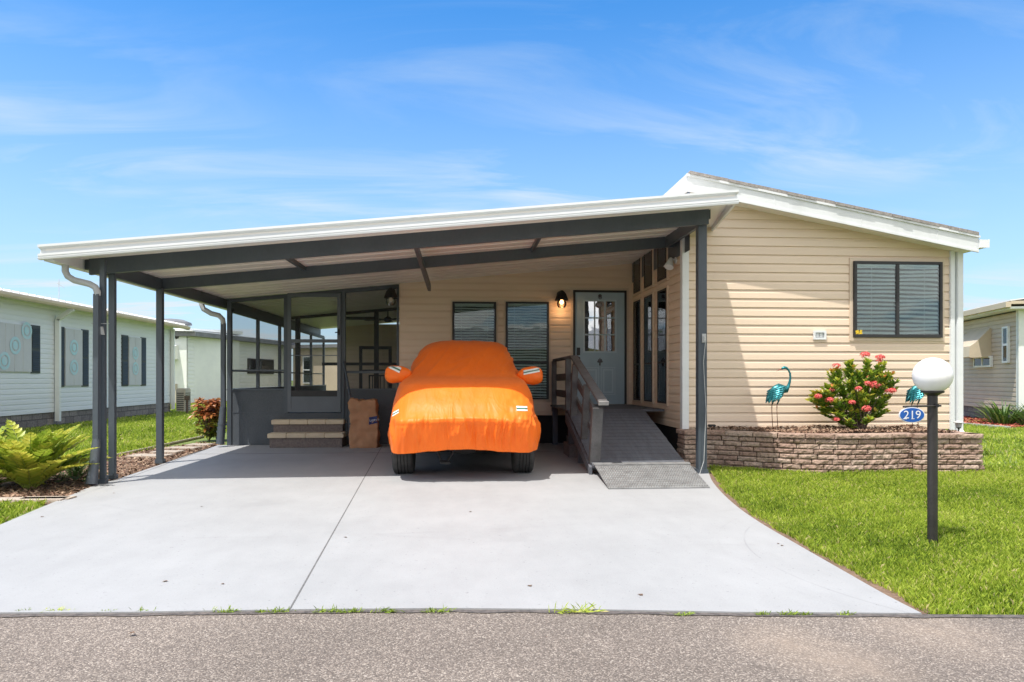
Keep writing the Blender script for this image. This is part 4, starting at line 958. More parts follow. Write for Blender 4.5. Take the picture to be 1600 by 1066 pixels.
def cov(z, ph):
    a, y0, y1, e = curve(hw, z), curve(yf, z), curve(yb_, z), curve(ex, z)
    c_, s_ = math.cos(ph), math.sin(ph)
    r = (abs(c_)**e+abs(s_)**e)**(-1/e)
    return r*c_*a, (y0+y1)/2+r*s_*(y1-y0)/2
PLEATS = []
pr_ = random.Random(11); x_ = -.84
while x_ < .86:
    PLEATS.append((x_, pr_.uniform(.009, .026), pr_.uniform(-.022, .028), pr_.uniform(.15, .6), pr_.uniform(-.25, .25))); x_ += pr_.uniform(.035, .13)
for j, z in enumerate(zs):
    for i in range(NA):
        ph = 2*math.pi*i/NA; x, y = cov(z, ph)
        zz_ = z
        if z < 1.0:      # hem hangs unevenly
            fall = max(0, (.55-z)/.28)
            hem = .365 + .02*math.sin(x*5+y) + .012*noise.noise(Vector((x*6, y*3, 0)))
            if y < 8.6: hem -= .03*max(0, abs(x)-.6)/.3
            zz_ = hem + (z-.27)*(1.0-hem)/(1.0-.27)
        n_ = Vector((x*1.0/.9, (y-10.05)*.18, 0)); n_ = n_.normalized() if n_.length > 0 else Vector((0,-1,0))
        if y < 8.5 and abs(x) < .8: n_ = Vector((0,-1,0))
        q = Vector((x, y, zz_)); low = min(1, max(0, (.76-zz_)/.12))*.85 + min(1, max(0, (1.05-zz_)/.3))*.15; top = min(1, max(0, (zz_-1.2)/.1))
        d = 0
        # gathered folds hanging below the bonnet edge
        wx = x + .05*noise.noise(Vector((x*3, zz_*3, 1)))
        f1 = 1-abs(noise.noise(Vector((wx*6.5, y*3*(abs(x)>.8), zz_*1.1)))*2)
        f2 = 1-abs(noise.noise(Vector((wx*13+4, y*5*(abs(x)>.8), zz_*1.8+2)))*2)
        env = low*(.35+.65*max(0, min(1, (zz_-.34)/.2)))*(.45+.9*max(0, noise.noise(Vector((x*1.6+2, 0, 3)))+.45))
        d += (.055*(max(0, f1)**2.4-.33)+.030*(max(0, f2)**2-.3))*env
        for px0, wd0, am, ln0, sk in PLEATS:
            u_ = (x-px0-sk*(.72-zz_))/wd0
            if y < 8.6 and abs(u_) < 3 and zz_ < .80: d += am*math.exp(-u_*u_)*min(1, max(0, (.80-zz_)/.07))*max(.25, 1-max(0, (.66-zz_))/ln0)
        # loose diagonal wrinkles
        f3 = noise.noise(Vector((x*4.5+zz_*2.5, y*1.2, zz_*1.5)))
        d += .011*f3*(.5+.5*(1-top)) + .006*noise.noise(Vector((x*10, y*3, zz_*4)))
        # light tension lines on the windscreen and roof
        f4 = 1-abs(noise.noise(Vector((x*3.6-zz_*3.2, y*.3, zz_*1.2)))*2); d += .026*(max(0, f4)**3-.2)*top
        f5 = 1-abs(noise.noise(Vector((x*5-zz_*4.5+9, y*.6, zz_*2.2)))*2); d += .012*(max(0, f5)**4-.12)*top
        # headlamp gather
        rr = math.hypot((x-.70)/.13, (zz_-.84)/.10); 
        if y < 8.8 and rr < 2.2: d += .028*math.exp(-rr*rr*1.1) - .022*math.exp(-(rr-1.35)**2*7) + .007*math.sin(math.atan2(zz_-.84, x-.70)*9)*math.exp(-(rr-1.3)**2*3)
        # horizontal seam piping where the bonnet panel is stitched
        if y < 9 and abs(zz_-.70) < .02 and abs(x) < .78: d += .006
        # side seams in plan of headlamps
        for sx in (-.69, .62):
            if y < 9.2: d -= .005*math.exp(-((x-sx-.03*math.sin(zz_*5))/.012)**2)
        p = q + n_*d
        if zz_ > 1.12: p.z += d*.35 + .006*noise.noise(Vector((x*2.3, y*.8, 0)))
        g.v.append((p.x, p.y, p.z))
nr = len(zs)
for j in range(nr-1):
    for i in range(NA): g.f.append((j*NA+i, j*NA+(i+1)%NA, (j+1)*NA+(i+1)%NA, (j+1)*NA+i))
# crown: shrink the top ring to a closed patch
last = g.v[(nr-1)*NA:nr*NA]; cx, cy = 0, 11.1
prev = (nr-1)*NA
for s_ in (.8, .55, .3, .08):
    b0 = len(g.v)
    for v in last:
        x, y = cx+(v[0]-cx)*s_, cy+(v[1]-cy)*s_; g.v.append((x, y, v[2]+(1-s_)*.012+.008*noise.noise(Vector((x*3, y*2, 7)))))
    for i in range(NA): g.f.append((prev+i, prev+(i+1)%NA, b0+(i+1)%NA, b0+i))
    prev = b0
g.f.append(tuple(prev+i for i in range(NA)))
bvc = BVHTree.FromPolygons([Vector(v) for v in g.v], g.f)
cover = g.build('car_cover', M['cover'], CAR, fix=False)
cover.data.polygons.foreach_set('use_smooth', [True]*len(cover.data.polygons))
md = cover.modifiers.new('cloth thickness', 'SOLIDIFY'); md.thickness = .003
def tape(corners, n=10, parent=cover, b=bvc):
    (xa,za),(xb,zb),(xc,zc_),(xd,zd) = corners
    o = patch(b, corners, n, 4, .006).build('reflective_strip', M['reflw'], parent, fix=False)
    L_ = lambda p, q, t: (p[0]*(1-t)+q[0]*t, p[1]*(1-t)+q[1]*t)
    m1 = [L_((xa,za),(xd,zd),.36), L_((xb,zb),(xc,zc_),.36), L_((xb,zb),(xc,zc_),.64), L_((xa,za),(xd,zd),.64)]
    patch(b, m1, n, 2, .009).build('green_stripe', M['reflg'], o, fix=False)
def q2(px, py, Y=8.05): p = at(px, py, Y=Y); return (p.x, p.z)
tape([q2(806,641),q2(824,642),q2(824,635),q2(806,634)])
tape([q2(613,651,8.15),q2(625,644,8.15),q2(624,639,8.15),q2(613,645,8.15)])
# mirror pockets
for sx, pxc, pyc in ((-1, 613, 585), (1, 837, 587)):
    c = at(pxc, pyc, Y=9.5); g = MB(); n1_, n2_ = 36, 48
    for j in range(n1_+1):
        th = math.pi*j/n1_
        for i in range(n2_):
            ph = 2*math.pi*i/n2_
            e = lambda v, k: math.copysign(abs(v)**k, v)
            x = e(math.cos(th), .75); r = abs(math.sin(th))**.7
            y, z = r*e(math.cos(ph), .8), r*e(math.sin(ph), .8)
            u = (x*sx+1)/2     # 1 at the outer end
            rz = .135*(1 if u > .3 else .7+u) ; ry = .10
            X = x*.185; q = Vector((c.x - sx*.085 + X, c.y+y*ry, c.z + z*rz*(1-.25*(1-u)) - .02*(1-u)*0))
            d = noise.noise(q*9)*.014+noise.noise(q*22)*.006
            g.v.append((q.x+d*.4, q.y+d*y, q.z+d*z))
    for j in range(n1_):
        for i in range(n2_): g.f.append((j*n2_+i, j*n2_+(i+1)%n2_, (j+1)*n2_+(i+1)%n2_, (j+1)*n2_+i))
    bm_ = BVHTree.FromPolygons([Vector(v) for v in g.v], g.f)
    o = g.build('mirror_pocket', M['cover'], CAR, smooth='all', fix=True)
    if sx < 0: tape([q2(603,573,9.4),q2(624,583,9.4),q2(627,575,9.4),q2(605,565,9.4)], 8, o, bm_)
    else: tape([q2(818,586,9.4),q2(844,581,9.4),q2(843,574,9.4),q2(818,579,9.4)], 8, o, bm_)
for sx in (-1, 1):
    for yy in (8.78, 11.4):
        g = MB(); r = .345; pr = [(0,-.12),(.20,-.125),(.26,-.13),(r-.03,-.132),(r-.008,-.118)]
        for k in range(5):
            x0_ = -.095+k*.04; pr += [(r,x0_),(r,x0_+.028),(r-.012,x0_+.030),(r-.012,x0_+.038)]
        pr = pr[:-2]+[(r-.008,.108),(r-.03,.122),(.26,.12),(.20,.115),(0,.11)]
        g.lathe(pr, (sx*.755, yy, r-.005), 48, 'x'); g.build('tyre', M['rubber'], CAR, smooth=True)
g = MB(); g.box(-.66, .66, 8.6, 12.1, .30, .5); g.box(-.15, .15, 9.0, 12.0, .22, .32); g.build('underbody_light_block', M['black'], CAR)  # dark chassis box added to stop light coming through under the cover
g = MB(); a = at(690, 712, Y=8.5)
z0 = .37
for p, q in (((-.36,8.4,.38),(-.28,8.45,.19)),((-.08,8.4,.38),(-.20,8.45,.19)),((-.30,8.45,.19),(-.16,8.45,.17)),((-.42,8.35,.37),(.02,8.35,.375))): g.tube([p, q], .014, 8)
g.box(-.29, -.17, 8.40, 8.52, .155, .18); g.build('tow_bracket', M['black'], CAR)

# ------------------------------------------------------------------ ramp
RP = thing('wheelchair_ramp', 'grey wooden access ramp with a metal toe plate leading to the blue door', 'ramp', (2.1, 8.2, 0))
ry0, ry1, rz0, rz1 = 8.4, 10.5, .115, .72; xl, xr = 1.60, 2.80
g = MB(); L_ = math.hypot(ry1-ry0, rz1-rz0); nb = 17; dv = Vector((0, ry1-ry0, rz1-rz0))/L_; nv = Vector((0, -dv.z, dv.y))
for k in range(nb):
    p = Vector((0, ry0, rz0)) + dv*(L_*k/nb); q = Vector((0, ry0, rz0)) + dv*(L_*(k+1)/nb-.006); j = random.uniform(-.006,.006)
    g.hexa([Vector((xl+j,p.y,p.z))-nv*.03, Vector((xr+j,p.y,p.z))-nv*.03, Vector((xr+j,q.y,q.z))-nv*.03, Vector((xl+j,q.y,q.z))-nv*.03, Vector((xl+j,p.y,p.z)), Vector((xr+j,p.y,p.z)), Vector((xr+j,q.y,q.z)), Vector((xl+j,q.y,q.z))])
g.build('deck_boards', M['deck'], RP)
g = MB(); y = ry1
while y < 12.5: g.box(xl-.0, 3.13, y, min(y+.134, 12.62), rz1-.03, rz1); y += .14
g.build('landing', M['deck'], RP)
g = MB()
for x in (xl-.035, xr-.02):
    p, q = Vector((x, ry0+.05, rz0-.02)), Vector((x, ry1, rz1-.05))
    g.hexa([p-nv*.0+Vector((0,0,-.10)), p+Vector((.035,0,-.10)), q+Vector((.035,0,-.14)), q+Vector((0,0,-.14)), p, p+Vector((.035,0,0)), q+Vector((.035,0,0)), q])

    g.build('side_board', M['deck'], RP); g = MB()
for y in (9.6, 10.5, 12.4): g = MB(); g.box(xl+.02, xl+.11, y, y+.09, 0, rz1-.05 if y > 10 else .42); g.build('support_post', M['deck'], RP)
g = MB(); 
for k in range(3): g.box(xl+.0, xl+.2, 10.3+k*.21, 10.5+k*.21, 0, .19)
g.build('support_blocks', M['riser'], RP)
g = MB(); py0, py1 = 7.32, 8.415; t = (rz0+.012); xa_, xb2_ = at(950,0,Y=7.35).x, at(1108,0,Y=7.35).x; xa3, xb3 = xl+.02, xr+.03
g.hexa([(xa_,py0,.003),(xb2_,py0,.003),(xb3,py1,t-.008),(xa3,py1,t-.008),(xa_,py0,.009),(xb2_,py0,.009),(xb3,py1,t),(xa3,py1,t)])
g.hexa([(xa3-.01,py1-.03,t+.001),(xb3+.01,py1-.03,t+.001),(xb3+.01,py1+.05,t+.016),(xa3-.01,py1+.05,t+.016),(xa3-.01,py1-.03,t+.006),(xb3+.01,py1-.03,t+.006),(xb3+.01,py1+.05,t+.022),(xa3-.01,py1+.05,t+.022)])
plate = g.build('toe_plate', M['metal'], RP)
g = MB(); nrx, nry = 40, 11
for i in range(nrx):
    u = (i+.5)/nrx
    for j in range(nry):
        v0, v1 = .03+.92*j/nry, .03+.92*(j+.62)/nry
        w0 = .0075
        def pp(u, v, e, up): return ((xa_+(xb2_-xa_)*u)*(1-v)+(xa3+(xb3-xa3)*u)*v+e, py0+(py1-py0)*v, .0095+(t-.0085)*v+up)
        g.add([pp(u,v0,-w0,0),pp(u,v0,w0,0),pp(u,v1,w0,0),pp(u,v1,-w0,0),pp(u,v0+.012,0,.011),pp(u,v1-.012,0,.011)], [(0,1,4),(1,2,5,4),(2,3,5),(3,0,4,5)])
g.build('tread_ribs', M['metal'], plate)
# the railing
RX = 1.70
rl = thing('ramp_railing', 'grey wooden railing on the left side of the ramp', 'railing', (RX, 9.3, 0))
deckz = lambda y: rz0+(rz1-rz0)*(y-ry0)/(ry1-ry0) if y < ry1 else rz1
def rpost(y, top=.90, w=.085, m='rail', wx=.085):
    b = Vector((RX-.05, y, deckz(y)-.12)); q = b+nv*(top+.1) if y < ry1 else b+Vector((0,0,top+.12))
    g = MB(); g.bar(b, q, wx, w, up=(0,1,.2)); return g.build('railing_post', M[m], rl, bevel=.004)
rpost(8.60, .73, .12, 'rail', .13); rpost(9.35, .78); rpost(10.3, .80)
rpost(10.75, .80); rpost(12.45, .80)
A0 = Vector((RX+.0, 8.42, deckz(8.42)))
def rail_at(y, h): 
    b = Vector((RX, y, deckz(y))); return b+nv*h if y < ry1 else b+Vector((0,0,h*1.03))
for h, w_, t_ in ((.80,.12,.04),):
    g = MB(); g.bar(rail_at(8.46,h), rail_at(10.5,h), w_, t_); g.bar(rail_at(10.5,h)+Vector((0,.0,.0)), (RX,12.6,rz1+h*1.03), w_, t_); g.build('handrail', M['rail'], rl, bevel=.006)
g = MB(); p = rail_at(8.46,.80); g.bar(p-dv*.012, p+dv*.004, .125, .045); g.build('rail_end_cap', M['railend'], rl)
for h in (.50, .22):
    g = MB(); g.bar(rail_at(8.62,h)+Vector((.005,0,0)), rail_at(10.5,h)+Vector((.005,0,0)), .035, .12 if h > .3 else .09); g.bar(rail_at(10.501,h)+Vector((.005,0,0)), (RX+.005,12.6,rz1+h), .035, .12); g.build('mid_rail', M['rail'], rl, bevel=.004)
g = MB(); a, b = at(883,684,Z=.06), at(919,722,Z=.05); g.bar((a.x,a.y,.09), (b.x,b.y,.05), .035, .10); tag(g.build('loose_board', M['railend'], None, bevel=.003), 'loose weathered board lying on the slab left of the ramp', 'board')
g = MB(); c = at(891,706,Z=0)
g.box(c.x-.09, c.x+.10, c.y, c.y+.10, 0, .09); tag(g.build('brick', M['riser'], None, bevel=.008), 'single brick on the slab under the loose board', 'brick')

# ------------------------------------------------------------------ planter
PL = thing('stone_planter', 'low curved planter of brown split face blocks in front of the tan wall', 'planter', (5, 9, 0))
ZT = .485
path = [Vector((3.07, 9.64, 0)), Vector((3.07, PT[0].y+.02, 0))] + [Vector((p.x, p.y, 0)) for p in PT]
path2 = [Vector((PR[0].x, PR[0].y+.05, 0)), Vector((PR[0].x+.02, PR[0].y, 0)), Vector((PR[1].x, PR[1].y, 0)), Vector((PR[1].x+.02, PR[1].y+.9, 0))]
def resample(path, step, off=0):
    out = []; acc = off
    segs = [(a, b, (b-a).length) for a, b in zip(path, path[1:])]; tot = sum(s[2] for s in segs)
    def P(t):
        for a, b, l in segs:
            if t <= l: return a.lerp(b, t/l if l else 0)
            t -= l
        return segs[-1][1]
    ts = [0]; t = off
    while t < tot-.05:
        if t > .02: ts.append(t)
        t += step*random.uniform(.86, 1.14)
    ts.append(tot); return P, ts
BV, BF, BR = [], [], []; CV, CF_, CR = [], [], []
def block(P, t0, t1, z0, z1, proud, V, Fc, Rn, depth=.16, amp=.014):
    nx = max(3, int((t1-t0)/.028)); nz_ = 4; rv = random.random(); b = len(V); gap = .0055
    d0 = (P(t1)-P(t0)).normalized(); nn = Vector((d0.y, -d0.x, 0))
    for j in range(nz_+1):
        for i in range(nx+1):
            u = i/nx; tt = t0+gap+(t1-t0-2*gap)*u; v = j/nz_; z = z0+gap+(z1-z0-2*gap)*v
            p = P(tt); e = (i in (0, nx)) or (j in (0, nz_))
            q = Vector((p.x, p.y, z)); d = proud+(amp*(1.1*noise.noise(q*17)+.7*noise.noise(q*41)+.25)) - (.007 if e else 0)
            q += nn*d; V.append(tuple(q)); Rn.append(min(1, max(0, .15+.7*rv)))
    for j in range(nz_):
        for i in range(nx): k = b+j*(nx+1)+i; Fc.append((k, k+1, k+nx+2, k+nx+1))
    # ring of sides back to depth
    edge_ = [b+i for i in range(nx+1)] + [b+j*(nx+1)+nx for j in range(1, nz_+1)] + [b+nz_*(nx+1)+i for i in range(nx-1, -1, -1)] + [b+j*(nx+1) for j in range(nz_-1, 0, -1)]
    b2_ = len(V)
    for k in edge_: q = Vector(V[k]); q -= nn*depth; V.append(tuple(q)); Rn.append(rv)
    m_ = len(edge_)
    for k in range(m_): Fc.append((edge_[k], b2_+k, b2_+(k+1)%m_, edge_[(k+1)%m_]))
for pth in (path, path2):
    for c in range(7):
        P, ts = resample(pth, .25, .12*(c % 2))
        z0_, z1_ = -.05+.0665*c, -.05+.0665*(c+1)
        for t0, t1 in zip(ts, ts[1:]): block(P, t0, t1, z0_, z1_, -.0+.004*(7-c), BV, BF, BR)
    P, ts = resample(pth, .36, .2)
    for t0, t1 in zip(ts, ts[1:]): block(P, t0, t1, .4155, ZT, .028, CV, CF_, CR, .20, .010)
def mesh_rnd(name, V, Fc, Rn, m, parent):
    mb = MB(); mb.v = V; mb.f = Fc; o = mb.build(name, m, parent, fix=False)
    a = o.data.attributes.new('rnd', 'FLOAT', 'POINT'); a.data.foreach_set('value', Rn); return o
mesh_rnd('block_wall', BV, BF, BR, M['brickface'], PL); mesh_rnd('cap_stones', CV, CF_, CR, M['brickface'], PL)
fill = [(3.12, 9.62)] + [(p.x+.0, p.y+.06) for p in PT] + [(PR[1].x-.05, PR[0].y+.08), (PR[1].x-.03, 9.62)]
g = MB(); g.prism(fill, 0, .455); g.build('planter_soil', M['soil'], PL)
chips('planter_mulch', [(3.15, 9.6)]+[(p.x, p.y+.14) for p in PT]+[(PR[1].x-.15, PR[0].y+.16), (PR[1].x-.15, 9.6)], 7000, .04, M['mulch'], .458, 'brown mulch filling the stone planter', hump=lambda A: .03*(1+nz2(A[:,0], A[:,1], 4)))

# ------------------------------------------------------------------ cranes
def crane(px, label, flip=False):
    Yc = 9.32; c = at(px, 672, Y=Yc); c.z = .46
    t = thing('crane_statue', label, 'garden statue', c, 'metal crane statues in the planter'); K = 702.
    f = -1 if flip else 1
    q = lambda x, z, y=0: Vector((c.x+f*(x-200)/K, Yc+y, c.z+(915-z)/K))
    g = MB()   # body
    g.tube([q(118,572),q(150,545),(q(190,512)),(q(235,495)),(q(275,500)),(q(305,508)),(q(320,490))], [(.004,.006),(.035,.03),(.066,.055),(.078,.065),(.062,.055),(.038,.034),(.026,.024)], 20)
    g.build('body', M['teal'], t, smooth='all')
    g = MB(); g.tube([q(300,520),q(325,478),q(342,430),q(350,385),q(346,340),q(330,308),q(308,288),q(288,284),q(270,292),q(258,303)], [.036,.024,.017,.0145,.0135,.0135,.018,.022,.017,.009], 14)
    g.build('neck', M['teal'], t, smooth='all')
    g = MB(); g.tube([q(262,300),q(240,306),q(204,322)], [.009,.006,.001], 8); g.build('beak', M['beak'], t, smooth='all')
    for sy in (-.062, .062):     # wings of overlapping feathers
        g = MB()
        for r_ in range(4):
            for k in range(6):
                x0_, z0_ = 290-r_*22-k*7, 462+r_*8+k*17; ln_ = 95-r_*4
                a_ = R(200+k*5+r_*3); d = Vector((f*math.cos(a_), 0, math.sin(a_)))
                p = q(x0_-r_*10, z0_, sy*(1.0-.10*r_)); up = Vector((-d.z, 0, d.x)); L2 = ln_/K; w2_ = .013
                yy = Vector((0, math.copysign(.004*(4-r_), sy), 0))
                g.add([p+yy, p+d*L2*.3+up*w2_+yy*1.3, p+d*L2*.85+up*w2_*.8+yy, p+d*L2, p+d*L2*.85-up*w2_*.8+yy, p+d*L2*.3-up*w2_+yy*1.3, p+d*L2*.5+yy*2.2], [(0,1,6),(1,2,6),(2,3,6),(3,4,6),(4,5,6),(5,0,6)])
        g.build('wing', M['tealdark'] if sy > 0 else M['teal'], t)
    for k in range(5):
        pass
    g = MB()
    for k in range(7): d = Vector((-f*math.cos(R(30+k*5)), 0, -math.sin(R(30+k*5)))); p = q(170,540,(k-3)*.012); g.add([p+Vector((0,0,.012)), p+d*.06+Vector((0,.008,0)), p+d*.12, p+d*.06-Vector((0,.008,0)), p-Vector((0,0,.01))], [(0,1,2),(0,2,3),(1,4,2),(4,3,2)])
    g.build('tail', M['tealdark'], t)
    for x0_, yy in ((190, .03), (222, -.03)):
        g = MB(); xx = x0_-18; g.tube([q(x0_+8,560,yy*.8),q(x0_,610,yy),q(xx,650,yy)], [.020,.012,.008], 10); g.build('thigh', M['tealdark'], t, smooth='all')
        g = MB(); g.tube([q(xx,645,yy),q(xx-2,700,yy),q(xx+8,905,yy)], [.0075,.005,.005], 8)
        for a_ in (-.5, 0, .5): g.tube([q(xx+8,902,yy), Vector(q(xx+8,905,yy))+Vector((-f*.05*math.cos(a_), .05*math.sin(a_), -.003))], [.005,.002], 6)
        g.build('leg', M['rust'], t, smooth='all')
crane(1212, 'teal metal crane statue left of the flowering bush, its red beak turned left')
crane(1431, 'teal metal crane statue behind the lamp post and the number sign')

# ------------------------------------------------------------------ leaves and plants
def leaves(name, P, D, ln, wd_, mat, parent, rn, fold=.25, droop=.2, U=None):
    P, D = np.array(P, float), np.array(D, float); m = len(P); D /= np.linalg.norm(D, axis=1)[:, None]+1e-9
    up = np.array([0, 0, 1.])+rng.normal(0, .55, (m, 3)) if U is None else np.array(U, float)
    Sd = np.cross(D, up); Sd /= np.linalg.norm(Sd, axis=1)[:, None]+1e-9; Nn = np.cross(Sd, D)
    ln = np.broadcast_to(ln, m)[:, None]; wd_ = np.broadcast_to(wd_, m)[:, None]
    V = np.zeros((m, 8, 3)); ks = [(0, 0, 0), (.3, 1, 0), (.65, .85, 0), (1, 0, 0), (.65, -.85, 0), (.3, -1, 0), (.3, 0, -1), (.65, 0, -1)]
    for i, (a, s, f) in enumerate(ks):
        V[:, i] = P+D*ln*a+Sd*wd_*.5*s+Nn*(f*fold*wd_*.5)-np.array([0, 0, 1])*ln*droop*a*a
    b = np.arange(m)[:, None]*8
    T = np.array([[0,6,1,1],[1,6,7,2],[2,7,3,3],[0,5,6,6],[5,4,7,6],[4,3,7,7]])
    quads = np.concatenate([b+np.array([[1,6,7,2]]), b+np.array([[5,4,7,6]])]); 
    tris = np.concatenate([b+np.array([[0,6,1]]), b+np.array([[2,7,3]]), b+np.array([[0,5,6]]), b+np.array([[4,3,7]])])
    me = bpy.data.meshes.new(name); o0 = np.array(ORG[parent.name]) if parent else np.zeros(3)
    me.from_pydata((V.reshape(-1, 3)-o0).tolist(), [], quads.tolist()+tris.tolist())
    a = me.attributes.new('rnd', 'FLOAT', 'POINT'); a.data.foreach_set('value', np.repeat(np.clip(rn, 0, 1), 8).astype(np.float32))
    me.materials.append(mat); o = bpy.data.objects.new(name, me); COL.objects.link(o)
    if parent: o.parent = parent; ORG[o.name] = ORG[parent.name]
    return o
def rdir(n, bias=(0, 0, .4)):
    d = rng.normal(0, 1, (n, 3)); d /= np.linalg.norm(d, axis=1)[:, None]; d += np.array(bias); return d
BX = thing('ixora_bush', 'round flowering bush with coral pink flower heads in the stone planter', 'bush', (at(1340,672,Y=9.2).x, 9.2, .46))
bc = Vector(BX.location); K = 702.
tips = [(560,520),(540,560),(600,600),(690,480),(640,450),(700,560),(745,335),(790,300),(735,390),(860,225),(900,290),(960,330),(1030,225),(1040,300),(1100,290),(1200,240),(1240,300),(1300,340),(1360,410),(1290,400),(1350,500),(1250,560),(1190,440),(1150,570),(1310,590),(1240,650),(1110,640),(1040,560),(960,530),(900,600),(850,520),(790,470),(800,610),(720,640),(650,680),(770,710),(860,690),(960,690),(1060,720),(1150,700),(860,810),(700,610),(1010,470),(1120,360),(1000,400),(1210,350),(880,430),(960,780),(1250,480),(600,500),(980,620),(1080,480),(545,610),(600,690),(1330,650),(1280,710),(1180,760),(760,790),(690,730),(850,360),(900,320)]
P_, D_, Rn_, tp = [], [], [], []
sm = MB()
for zx, zy in tips:
    for rep in range(2):
        y = rng.normal(0, .17) if rep else rng.normal(-.10, .12)
        edge_ = min(1, abs(zx-960)/420); y *= (1.15-edge_*.7)
        c = bc+Vector(((zx-1000)/K+rng.normal(0,.015), y, (915-zy)/K+rng.normal(0,.015))); tp.append(c)
        nl = 48 if rep else 40
        st = bc+Vector((rng.normal(0,.035), rng.normal(0,.035), 0))
        mid = st.lerp(c, .5)+Vector((-(c.x-st.x)*.18, -(c.y-st.y)*.18, -.02))
        if not rep: sm.tube([st, st.lerp(mid,.5)+Vector((0,0,.01)), mid, mid.lerp(c,.55), c], [.009,.007,.0055,.004,.002], 5, cap=False)
        ax = (c-mid).normalized()
        for k in range(nl):
            s = rng.random()**.8*.20; pb = c-ax*s*.9
            an = rng.random()*6.283; d = Vector((math.cos(an), math.sin(an), .15+.9*rng.random()))
            d = d+ax*.5; P_.append(pb); D_.append(d); Rn_.append(.22+.3*rng.random()+(.35*(s < .05))+(.25 if rng.random() < .12 else 0)+.12*noise.noise(c*4))
leaves('foliage', P_, D_, rng.uniform(.055,.10,len(P_)), rng.uniform(.024,.040,len(P_)), M['ixora'], BX, np.array(Rn_), .35, .15)
for k in range(9): a_ = k*.7; sm.tube([bc+Vector((.04*math.cos(a_),.04*math.sin(a_),0)), bc+Vector((.10*math.cos(a_),.08*math.sin(a_),.16)), bc+Vector((.2*math.cos(a_),.13*math.sin(a_),.30))], [.012,.009,.006], 6, cap=False)
sm.build('stems', M['bark'], BX, smooth='all')
for zx, zy, rr in ((1035,163,.058),(1220,185,.055),(1205,225,.035),(765,268,.046),(1080,455,.070),(990,440,.04),(555,565,.045),(655,600,.05),(850,622,.042),(975,680,.056),(715,785,.04),(680,500,.036),(1200,510,.045),(1285,512,.05),(905,490,.04),(1020,380,.035)):
    c = bc+Vector(((zx-1000)/K, -.27+.16*min(1,abs(zx-960)/420)-(0 if zy > 300 else -.15), (915-zy)/K)); rr *= 1.18; m_ = int(60*(rr/.05)**2)
    d = rdir(m_, (0, -.25, .6)); d /= np.linalg.norm(d, axis=1)[:, None]; Pp, Dd = [], []
    for v in d:
        p0 = np.array(c)+v*rr*np.array([1, 1, .62])*rng.uniform(.75, 1); t1 = np.cross(v, rng.normal(0, 1, 3)); t1 /= np.linalg.norm(t1); t2 = np.cross(v, t1)
        for q_ in (t1, -t1, t2, -t2): Pp.append(p0); Dd.append(q_+v*.35)
    o = leaves('flower_head', Pp, Dd, .014, .010, M['petal'], BX, rng.random(len(Pp)), .2, 0, U=np.repeat(d, 4, 0))

def cycad(loc, nf, ln, label, name='cycad', mat='cycad', seed=1, lw=.05, ll=.16, tilt=(15, 78), cat='plant'):
    rr = random.Random(seed); t = thing(name, label, cat, loc); c = Vector(loc); P_, D_, U_, Rn_ = [], [], [], []; g = MB()
    for k in range(nf):
        az = k*2.39996+rr.uniform(-.2, .2); el = R(rr.uniform(*tilt)) if k > nf*.25 else R(rr.uniform(65, 86)); l = ln*rr.uniform(.75, 1.1)
        pts = []; p = c+Vector((math.cos(az), math.sin(az), 0))*.04; n = 15; e = el; rv = rr.uniform(-.18, .25)
        for i in range(n+1):
            pts.append(p.copy()); d = Vector((math.cos(az)*math.cos(e), math.sin(az)*math.cos(e), math.sin(e))); p = p+d*l/n; e -= R(rr.uniform(2.0, 4.2))
        g.tube(pts, [.007*(1-i/n*.8) for i in range(n+1)], 5, cap=False)
        for i in range(3, n+1):
            d = (pts[i]-pts[i-1]).normalized(); sd = d.cross(Vector((0,0,1))).normalized(); up = sd.cross(d)
            f = i/n; L_ = ll*(math.sin(math.pi*min(1, f*.86+.12))**.6)
            for s in (-1, 1):
                for hh in (0,):
                    pp = pts[i-1].lerp(pts[i], hh); dd = sd*s*1.0+d*(.45+.55*f)+up*(.38)+Vector((rr.uniform(-.1,.1), rr.uniform(-.1,.1), rr.uniform(-.1,.1)))
                    P_.append(pp); D_.append(dd); U_.append(up-sd*s*.3); Rn_.append((L_, .45+.3*f+rv+rr.uniform(-.15,.15)))
    L_ = np.array([r_[0] for r_ in Rn_]); leaves('fronds', P_, D_, L_, lw, M[mat], t, np.array([r_[1] for r_ in Rn_]), .3, .12, U=U_)
    g.build('stalks', M['bark'] if mat != 'cycad' else M['strapstem'], t, smooth='all'); return t
M['strapstem'] = pm('yellow green stalk', (.28,.33,.06), (.18,.24,.04), 6, .5)
c = at(38, 766, Z=-.02); cycad((c.x, c.y+.1, -.03), 64, .84, 'large yellow green cycad in the bed at the left edge', seed=5, tilt=(38,84), lw=.058, ll=.17)
c = at(-40, 762, Z=-.02); cycad((c.x, c.y-.1, -.03), 34, .8, 'second cycad with paler fronds cut by the left edge of the photo', seed=8)
c = at(105, 752, Z=-.02); cycad((c.x, c.y+.15, -.03), 22, .45, 'small dark green fern beside the carport corner post', 'fern', 'tree', 3, .02, .085, (10, 60), 'fern')
